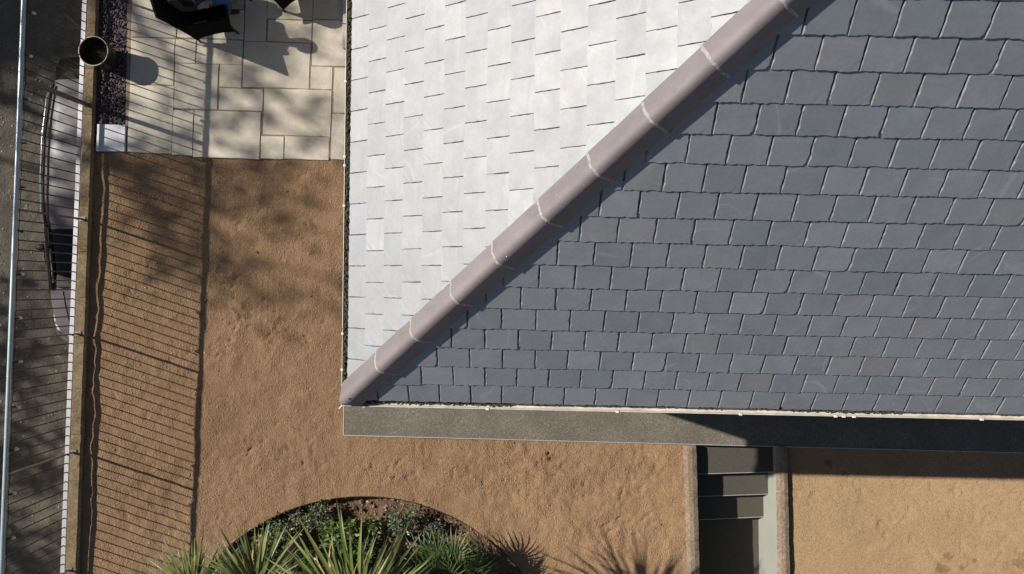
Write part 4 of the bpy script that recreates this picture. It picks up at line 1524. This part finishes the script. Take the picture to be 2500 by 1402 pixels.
# front left foot of this one is the foot the photograph shows
L2 = Vector((-F2.y, F2.x, 0))
org2 = W(698, 33, PZ) - F2 * 0.61 - L2 * 0.74
place(ch2, org2, F2)

tbc = W(640, -112, 0.74)  # table added out of view to cast shade on the patio
tb_ = empty('shade_table', (tbc.x, tbc.y, PZ)); tag(tb_, 'unseen dark table added beyond the top edge to shade the patio', 'table')
mb = MB(); mb.box((tbc.x, tbc.y, 0.735), 1.15, 0.75, 0.03, FW, LF); bevel_obj(mb.build('shade_table_top', M['table'], tb_), 0.008)
for i in (-1, 1):
    for j in (-1, 1):
        q = tbc + FW * (0.5 * i) + LF * (0.3 * j)
        mb = MB(); mb.tube([(q.x, q.y, PZ), (q.x, q.y, 0.72)], 0.02, 8); mb.build('leg', M['black'], tb_)


def person():
    o0 = W(490, 106, PZ)

    def P(a, c, z): return o0 + FW * a + LF * c + Vector((0, 0, z - PZ))
    J = {}; R = {}; Ed = []

    def add(k, p, r, par=None):
        J[k] = p; R[k] = r
        if par: Ed.append((par, k))
    add('pelvis', P(0.22, 0.46, 0.53), 0.145)
    add('belly', P(0.17, 0.46, 0.72), 0.135, 'pelvis'); add('chest', P(0.10, 0.46, 0.95), 0.15, 'belly'); add('neck0', P(0.06, 0.46, 1.10), 0.085, 'chest')
    add('neck', P(0.07, 0.48, 1.17), 0.058, 'neck0'); add('head0', P(0.09, 0.50, 1.24), 0.082, 'neck'); add('head1', P(0.10, 0.50, 1.33), 0.10, 'head0'); add('head2', P(0.09, 0.50, 1.41), 0.075, 'head1')
    add('nose', P(0.205, 0.50, 1.30), 0.018, 'head1'); add('chin', P(0.165, 0.50, 1.235), 0.035, 'head0')
    for s, n in ((-1, 'r'), (1, 'l')):
        c0 = 0.46
        add('hip' + n, P(0.26, c0 + s * 0.095, 0.54), 0.10, 'pelvis'); add('th' + n, P(0.48, c0 + s * 0.11, 0.575), 0.082, 'hip' + n); add('knee' + n, P(0.69, c0 + s * 0.12, 0.57), 0.066, 'th' + n)
        add('calf' + n, P(0.655, c0 + s * 0.12, 0.36), 0.060, 'knee' + n); add('ank' + n, P(0.56, c0 + s * 0.12, 0.12), 0.043, 'calf' + n); add('ball' + n, P(0.66, c0 + s * 0.12, 0.075), 0.042, 'ank' + n); add('toe' + n, P(0.73, c0 + s * 0.12, 0.065), 0.032, 'ball' + n)
        add('sh' + n, P(0.07, c0 + s * 0.19, 1.05), 0.07, 'chest'); add('el' + n, P(0.12, c0 + s * 0.235, 0.80), 0.05, 'sh' + n)
        hx, hc = (0.33, c0 + s * (0.215 if s < 0 else 0.10))
        add('wr' + n, P(hx - 0.015, hc + s * .02, 0.715), 0.032, 'el' + n)
        add('palm' + n, P(hx + 0.05, hc - s * .005, 0.712), 0.030, 'wr' + n)
        for f, (off, L) in enumerate(((0.032, .030), (0.012, .036), (-0.010, .034), (-0.030, .027))):
            a0 = P(hx + 0.085, hc + s * off, 0.716); a1 = P(hx + 0.085 + L, hc + s * off, 0.706); a2 = P(hx + 0.085 + L * 1.45, hc + s * off * .95, 0.680)
            add('f%d0' % f + n, a0, 0.0105, 'palm' + n); add('f%d1' % f + n, a1, 0.0095, 'f%d0' % f + n); add('f%d2' % f + n, a2, 0.0080, 'f%d1' % f + n)
        add('t0' + n, P(hx + 0.045, hc - s * .042, 0.712), 0.0115, 'palm' + n); add('t1' + n, P(hx + 0.085, hc - s * .055, 0.702), 0.010, 't0' + n)
    keys = list(J); ix = {k: i for i, k in enumerate(keys)}
    me = bpy.data.meshes.new('person')
    me.from_pydata([tuple(J[k]) for k in keys], [(ix[a], ix[b]) for a, b in Ed], [])
    ob = bpy.data.objects.new('person_tmp', me); C.objects.link(ob)
    ob.modifiers.new('skin', 'SKIN')
    sv = me.skin_vertices[0].data
    for k in keys:
        sv[ix[k]].radius = (R[k], R[k])
    sv[ix['pelvis']].use_root = True
    sd = ob.modifiers.new('sub', 'SUBSURF'); sd.levels = 2; sd.render_levels = 2
    dg = bpy.context.evaluated_depsgraph_get()
    m2 = bpy.data.meshes.new_from_object(ob.evaluated_get(dg))
    bpy.data.objects.remove(ob)
    m2.materials.clear()
    for k in ('skin', 'jeans', 'jacket', 'tyre'): m2.materials.append(M[k])
    seg = []
    for a, b in Ed:
        n = b.rstrip('rl') if len(b) > 3 else b
        if b.startswith(('hip', 'th', 'knee', 'calf', 'ank')): k = 1
        elif b.startswith(('ball', 'toe')): k = 3
        elif b.startswith(('belly', 'chest', 'neck0', 'sh', 'el', 'wr')): k = 2
        else: k = 0
        seg.append((J[a], J[b], k))
    for p in m2.polygons:
        c = p.center; best = (9, 0)
        for a, b, k in seg:
            d = b - a; t = max(0, min(1, (c - a).dot(d) / d.length_squared)); q = (c - a - d * t).length
            if q < best[0]: best = (q, k)
        p.material_index = best[1]; p.use_smooth = True
    pe = bpy.data.objects.new('person', m2); C.objects.link(pe)
    tag(pe, 'person in blue jeans sitting in the black armchair, hand on the lap', 'person')
    hd = J['head1']
    mb = MB()
    rows = []
    for i in range(6):
        e = -0.2 + 1.75 * i / 5
        rows.append([hd + Vector((0, 0, 0.015)) - FW * 0.018 + Vector((math.cos(a) * math.cos(e), math.sin(a) * math.cos(e), math.sin(e) * 1.15)) * 0.118 for a in [2 * math.pi * k / 14 for k in range(14)]])
    mb.quadstrip(rows, close=True)
    mb.build('hair', M['hair'], pe, True)


person()

# ------------------------------------------------------------------ parked car, on the lower street
cy_top, cy_bot = 4.10, -0.95
car_x = lambda y: -7.58 + 0.0386 * 0 + (axis_x(y) - axis_x(1.2))
car = empty('parked_car', (car_x(1.5), 1.5, ZS)); tag(car, 'silver-grey car parked in the street behind the fence', 'car')


def csec(y, half, z, n=9, crown=0.03, lo=None):
    """arc across the car at station y"""
    r = []
    for i in range(n):
        t = -1 + 2 * i / (n - 1)
        xx = half * (abs(t) ** 0.85) * (1 if t >= 0 else -1)
        r.append(Vector((car_x(y) + xx, y, z - crown * t * t - (0.02 if abs(t) == 1 else 0))))
    return r


Y0 = 4.12   # tail
st_y = [4.22, 4.05, 3.62, 3.5, 3.0, 2.4, 1.8, 1.3, 1.02, 0.86, 0.0, -0.25, -0.6, -0.86, -0.99]
gz = ZS


def body_half(y):
    return 0.855 - 0.17 * max(0, (abs(y - 1.6) - 1.75) / 0.9) ** 2


# lower body: loft of closed cross sections
rows = []
for y in np.linspace(4.13, -1.02, 30):
    h = body_half(y)
    belt = gz + 0.98
    if y < 0.05: belt = gz + 0.98 - 0.26 * ((0.05 - y) / 1.07) ** 1.4 - (0.16 if y < -0.95 else 0)
    if y > 4.1: belt -= 0.05
    x = car_x(y); r = []
    for (fx, z) in ((-0.90, gz + 0.20), (-0.985, gz + 0.34), (-1.0, gz + 0.58), (-0.985, gz + 0.78), (-0.93, belt - 0.04), (-0.86, belt), (-0.4, belt + 0.035), (0, belt + 0.045), (0.4, belt + 0.035), (0.86, belt), (0.93, belt - 0.04), (0.985, gz + 0.78), (1.0, gz + 0.58), (0.985, gz + 0.34), (0.90, gz + 0.20)):
        r.append(Vector((x + fx * h, y, min(z, belt + 0.045))))
    rows.append(r)
mb = MB(); mb.quadstrip(rows, close=True)
mb.f.append(tuple(range(15))); mb.f.append(tuple(29 * 15 + k for k in reversed(range(15))))
mb.build('body', M['car'], car, True)
# roof
rows = [csec(y, hw, gz + z, 11, 0.055) for y, hw, z in ((3.66, 0.595, 1.41), (3.60, 0.605, 1.435), (3.45, 0.62, 1.46), (3.0, 0.635, 1.495), (2.3, 0.65, 1.51), (1.6, 0.645, 1.50), (1.2, 0.63, 1.475), (1.02, 0.61, 1.44))]
mb = MB(); mb.quadstrip(rows)
ro = mb.build('roof_panel', M['car'], car, True)
mb = MB(); y = 3.10; x = car_x(y)
mb.hull8([Vector((x - .022, y - .10, gz + 1.48)), Vector((x + .022, y - .10, gz + 1.48)), Vector((x + .035, y + .10, gz + 1.48)), Vector((x - .035, y + .10, gz + 1.48))],
         [Vector((x - .004, y + .03, gz + 1.56)), Vector((x + .004, y + .03, gz + 1.56)), Vector((x + .006, y + .08, gz + 1.565)), Vector((x - .006, y + .08, gz + 1.565))])
mb.build('antenna', M['black'], ro)
# glass
mb = MB()
rows = [csec(1.02, 0.60, gz + 1.432, 11, 0.055), csec(0.5, 0.67, gz + 1.23, 11, 0.06), csec(-0.02, 0.735, gz + 1.00, 11, 0.07)]
mb.quadstrip(rows); mb.build('windscreen', M['carglass'], car, True)
mb = MB()
rows = [csec(3.66, 0.60, gz + 1.405, 11, 0.06), csec(3.93, 0.70, gz + 1.25, 11, 0.07), csec(4.17, 0.78, gz + 1.03, 11, 0.09)]
mb.quadstrip(rows); mb.build('rear_window', M['carglass'], car, True)
for s in (-1, 1):
    mb = MB()
    rows = []
    for y, yt in ((3.95, 3.6), (3.2, 3.2), (2.4, 2.4), (1.6, 1.7), (0.7, 1.25), (0.1, 1.05)):
        rows.append([Vector((car_x(y) + s * 0.79, y, gz + 1.0)), Vector((car_x(y) + s * 0.735, (y + yt) / 2, gz + 1.22)), Vector((car_x(yt) + s * 0.63, yt, gz + 1.43))])
    mb.quadstrip(rows); mb.build('side_window', M['carglass'], car, True)
    # roof edge: dark gap and bright rail
    mb = MB(); pts = [(3.55, 0.585, 1.435), (3.3, 0.625, 1.475), (2.6, 0.66, 1.50), (1.9, 0.662, 1.50), (1.3, 0.645, 1.47), (1.05, 0.62, 1.435)]
    mb.tube([Vector((car_x(y) + s * (h - 0.026), y, gz + z + 0.004)) for y, h, z in pts], 0.018, 8); mb.build('roof_channel', M['black'], car, True)
    mb = MB(); mb.tube([Vector((car_x(y) + s * (h + 0.008), y, gz + z + 0.012)) for y, h, z in pts], 0.019, 8); mb.build('roof_rail', M['chrome'], car, True)
    mb = MB(); mb.tube([Vector((car_x(0.55) + s * 0.6, 1.03, gz + 1.435)), Vector((car_x(0.5) + s * 0.685, 0.5, gz + 1.215)), Vector((car_x(0) + s * 0.76, -0.04, gz + 0.985))], [0.03, 0.035, 0.04], 8); mb.build('pillar', M['car'], car, True)
    # mirror
    mc = Vector((car_x(0.72) + s * 0.92, 0.72, gz + 1.03))
    mb = MB()
    rows = []
    for i in range(7):
        e = -math.pi / 2 + math.pi * i / 6
        rows.append([mc + Vector((math.cos(a) * math.cos(e) * 0.115, math.sin(e) * 0.065, math.sin(a) * math.cos(e) * 0.075)) for a in [2 * math.pi * k / 12 for k in range(12)]])
    mb.quadstrip(rows, close=True); mo = mb.build('mirror', M['black'], car, True)
    mb = MB(); mb.box(mc - Vector((s * 0.12, 0, 0.04)), 0.12, 0.04, 0.03); mb.build('mirror_arm', M['black'], mo)
    # headlight
    hx = car_x(-0.8)
    mb = MB(); mb.hull8([Vector((hx + s * 0.50, -0.97, gz + 0.60)), Vector((hx + s * 0.78, -0.80, gz + 0.60)), Vector((hx + s * 0.80, -0.50, gz + 0.66)), Vector((hx + s * 0.60, -0.72, gz + 0.66))][::s],
                        [Vector((hx + s * 0.50, -0.93, gz + 0.745)), Vector((hx + s * 0.77, -0.77, gz + 0.765)), Vector((hx + s * 0.79, -0.50, gz + 0.80)), Vector((hx + s * 0.61, -0.70, gz + 0.795))][::s])
    mb.build('headlight', M['lamp'], car)
    for wy in (3.35, -0.05):
        wc = Vector((car_x(wy) + s * 0.76, wy, gz + 0.31))
        mb = MB()
        prof = [(0.19, -0.10), (0.29, -0.10), (0.315, -0.07), (0.315, 0.07), (0.29, 0.10), (0.19, 0.10)]
        rows = [[wc + Vector((q, r * math.cos(a), r * math.sin(a))) for a in [2 * math.pi * k / 24 for k in range(24)]] for r, q in prof]
        mb.quadstrip(rows, close=True); wo = mb.build('wheel', M['tyre'], car, True)
        mb = MB(); rows = [[wc + Vector((s * q, r * math.cos(a), r * math.sin(a))) for a in [2 * math.pi * k / 20 for k in range(20)]] for r, q in ((0.195, 0.09), (0.17, 0.06), (0.05, 0.05), (0.001, 0.055))]
        mb.quadstrip(rows, close=True); mb.build('rim', M['chrome'], wo, True)
# interior
mb = MB(); x = car_x(1.5)
mb.box((x, 1.9, gz + 0.72), 1.3, 3.6, 0.1); mb.build('cabin_floor', M['cardark'], car)
mb = MB(); x = car_x(0.1); mb.box((x, 0.18, gz + 0.985), 1.25, 0.4, 0.16); bevel_obj(mb.build('dashboard', M['cardark'], car), 0.05, 3)
for s in (-1, 1):
    x = car_x(0.9) + s * 0.35
    mb = MB(); mb.box((x, 0.95, gz + 0.88), 0.46, 0.5, 0.22); mb.box((x, 1.28, gz + 1.10), 0.44, 0.16, 0.5)
    bevel_obj(mb.build('seat', M['seatgrey'], car), 0.05, 3)
mb = MB(); x = car_x(0.7)
mb.tube([Vector((x - 0.35 + 0.17 * math.cos(a), 0.52 + 0.06 * math.sin(a), gz + 1.04 + 0.16 * math.sin(a))) for a in [2 * math.pi * k / 16 for k in range(17)]], 0.014, 6); mb.build('steering_wheel', M['cardark'], car, True)
for (xa, xb) in ((-0.45, 0.05), (0.12, 0.55)):
    mb = MB(); x = car_x(0); mb.tube([Vector((x + xa, -0.01, gz + 1.005)), Vector((x + (xa + xb) / 2, 0.03, gz + 1.035)), Vector((x + xb, 0.045, gz + 1.035))], 0.009, 6); mb.build('wiper', M['black'], car)
mb = MB(); mb.box((car_x(0.86) + 0.02, 0.80, gz + 1.36), 0.22, 0.04, 0.06); mb.build('rear_view_mirror', M['chrome'], car)
# bonnet crease lines
for s in (-1, 1):
    mb = MB(); mb.tube([Vector((car_x(y) + s * (0.55 - 0.12 * (0.05 - y)), y, gz + 0.98 - 0.26 * ((0.05 - y) / 1.07) ** 1.4 + 0.028)) for y in (-0.08, -0.3, -0.55, -0.8)], 0.008, 6)
    mb.build('bonnet_crease', M['car'], car, True)

# leaf litter on the street (uncountable)
sp = []
for i in range(2200):
    x = random.uniform(-11.5, -6.8); y = random.uniform(-6.5, 6.5)
    s = random.choice((0.012, 0.016, 0.022, 0.03))
    sp.append((x, y, float(street_h(np.array([x]), np.array([y]))[0]) + 0.004, s))
tag(scatter_stones('leaf_litter', sp, M['litter'], seed=15, flat=0.25), 'dry leaf litter strewn over the street behind the fence', 'litter')


# ------------------------------------------------------------------ trees across the street: their dappled shade falls on street, patio and sand
def tree(label, target, crown_z, crown_r, nleaf, seed, leaf=0.2):
    """target: the spot of ground on which the middle of the crown casts its shade"""
    r = random.Random(seed); rn = np.random.default_rng(seed)
    limbs = []; tips = []

    def limb(p, d, ln, rad, depth):
        pts = [p]; rr = [rad]
        n = 4
        for i in range(n):
            d = (d + Vector((r.uniform(-.22, .22), r.uniform(-.22, .22), r.uniform(-.08, .08)))).normalized()
            p = p + d * (ln / n); pts.append(p); rr.append(rad * (1 - 0.55 * (i + 1) / n))
        limbs.append((pts, rr, 7 if depth < 2 else 5))
        if depth >= 2: tips.extend(pts[2:])
        if depth >= 3: return
        for k in range(6 if depth == 0 else 4):
            a = r.uniform(0, 6.28); sp_ = r.uniform(.5, 1.3)
            q = d.orthogonal().normalized(); q2 = d.cross(q)
            nd = (d + (q * math.cos(a) + q2 * math.sin(a)) * sp_).normalized()
            limb(pts[4 if depth == 0 else r.choice((2, 3, 4))], nd, crown_r * (0.85, .55, .35)[depth] * r.uniform(.75, 1.1), rad * 0.5, depth + 1)
    limb(Vector((0, 0, ZS)), Vector((0, 0, 1)), (crown_z - ZS) - crown_r * 0.9, 0.10 if nleaf < 900 else 0.18, 0)
    tp = np.array([v[:] for v in tips]); mid = tp.mean(0)
    dz = mid[2] - target.z
    off = Vector((target.x - 1.27 * dz - mid[0], target.y + 0.413 * dz - mid[1], 0))
    t = empty('street_tree', (off.x, off.y, ZS)); tag(t, label, 'tree', 'trees across the street')
    mb = MB()
    for pts, rr, n in limbs: mb.tube([p + off for p in pts], rr, n, cap=False)
    mb.build('trunk', M['bark'], t, True)
    V = []; Fc = []
    tp = tp + np.array(off[:])
    for i in range(nleaf):
        p = tp[rn.integers(len(tp))] + rn.normal(0, 0.15, 3)
        d = rn.normal(0, 1, 3); d /= np.linalg.norm(d)
        s = np.cross(d, rn.normal(0, 1, 3)); s /= np.linalg.norm(s) + 1e-6
        L = leaf * rn.uniform(.7, 1.3); w = L * .3
        b = len(V)
        V += [p, p + d * L * .5 + s * w, p + d * L, p + d * L * .5 - s * w]
        Fc.append((b, b + 1, b + 2, b + 3))
    o = mobj('crown', [tuple(v) for v in V], Fc, M['tree_leaf'], t); o['kind'] = 'stuff'
    print('tree', label[:24], tuple(round(v, 1) for v in off), 'crown', mid[2], tp.std(0))
    return t


tree('sparse tree across the street whose shade dapples the patio', W(590, 170, 0), 14.0, 2.6, 640, 31)
tree('sparse tree across the street whose shade dapples the sand by the patio', W(480, 470, 0), 14.0, 2.7, 560, 32)
tree('leafy tree across the street shading the rear of the car', W(50, 10, ZS), 9.0, 2.4, 4200, 33)
tree('leafy tree across the street shading the road beside the car front', W(30, 850, ZS), 8.4, 2.3, 420, 34)
tree('leafy tree across the street farthest down the road', W(60, 1290, ZS), 8.4, 2.4, 1300, 35)
tree('sparse tree across the street behind the others', W(150, 470, -1.25), 12.0, 1.8, 520, 37)

print('objects', len(bpy.data.objects))
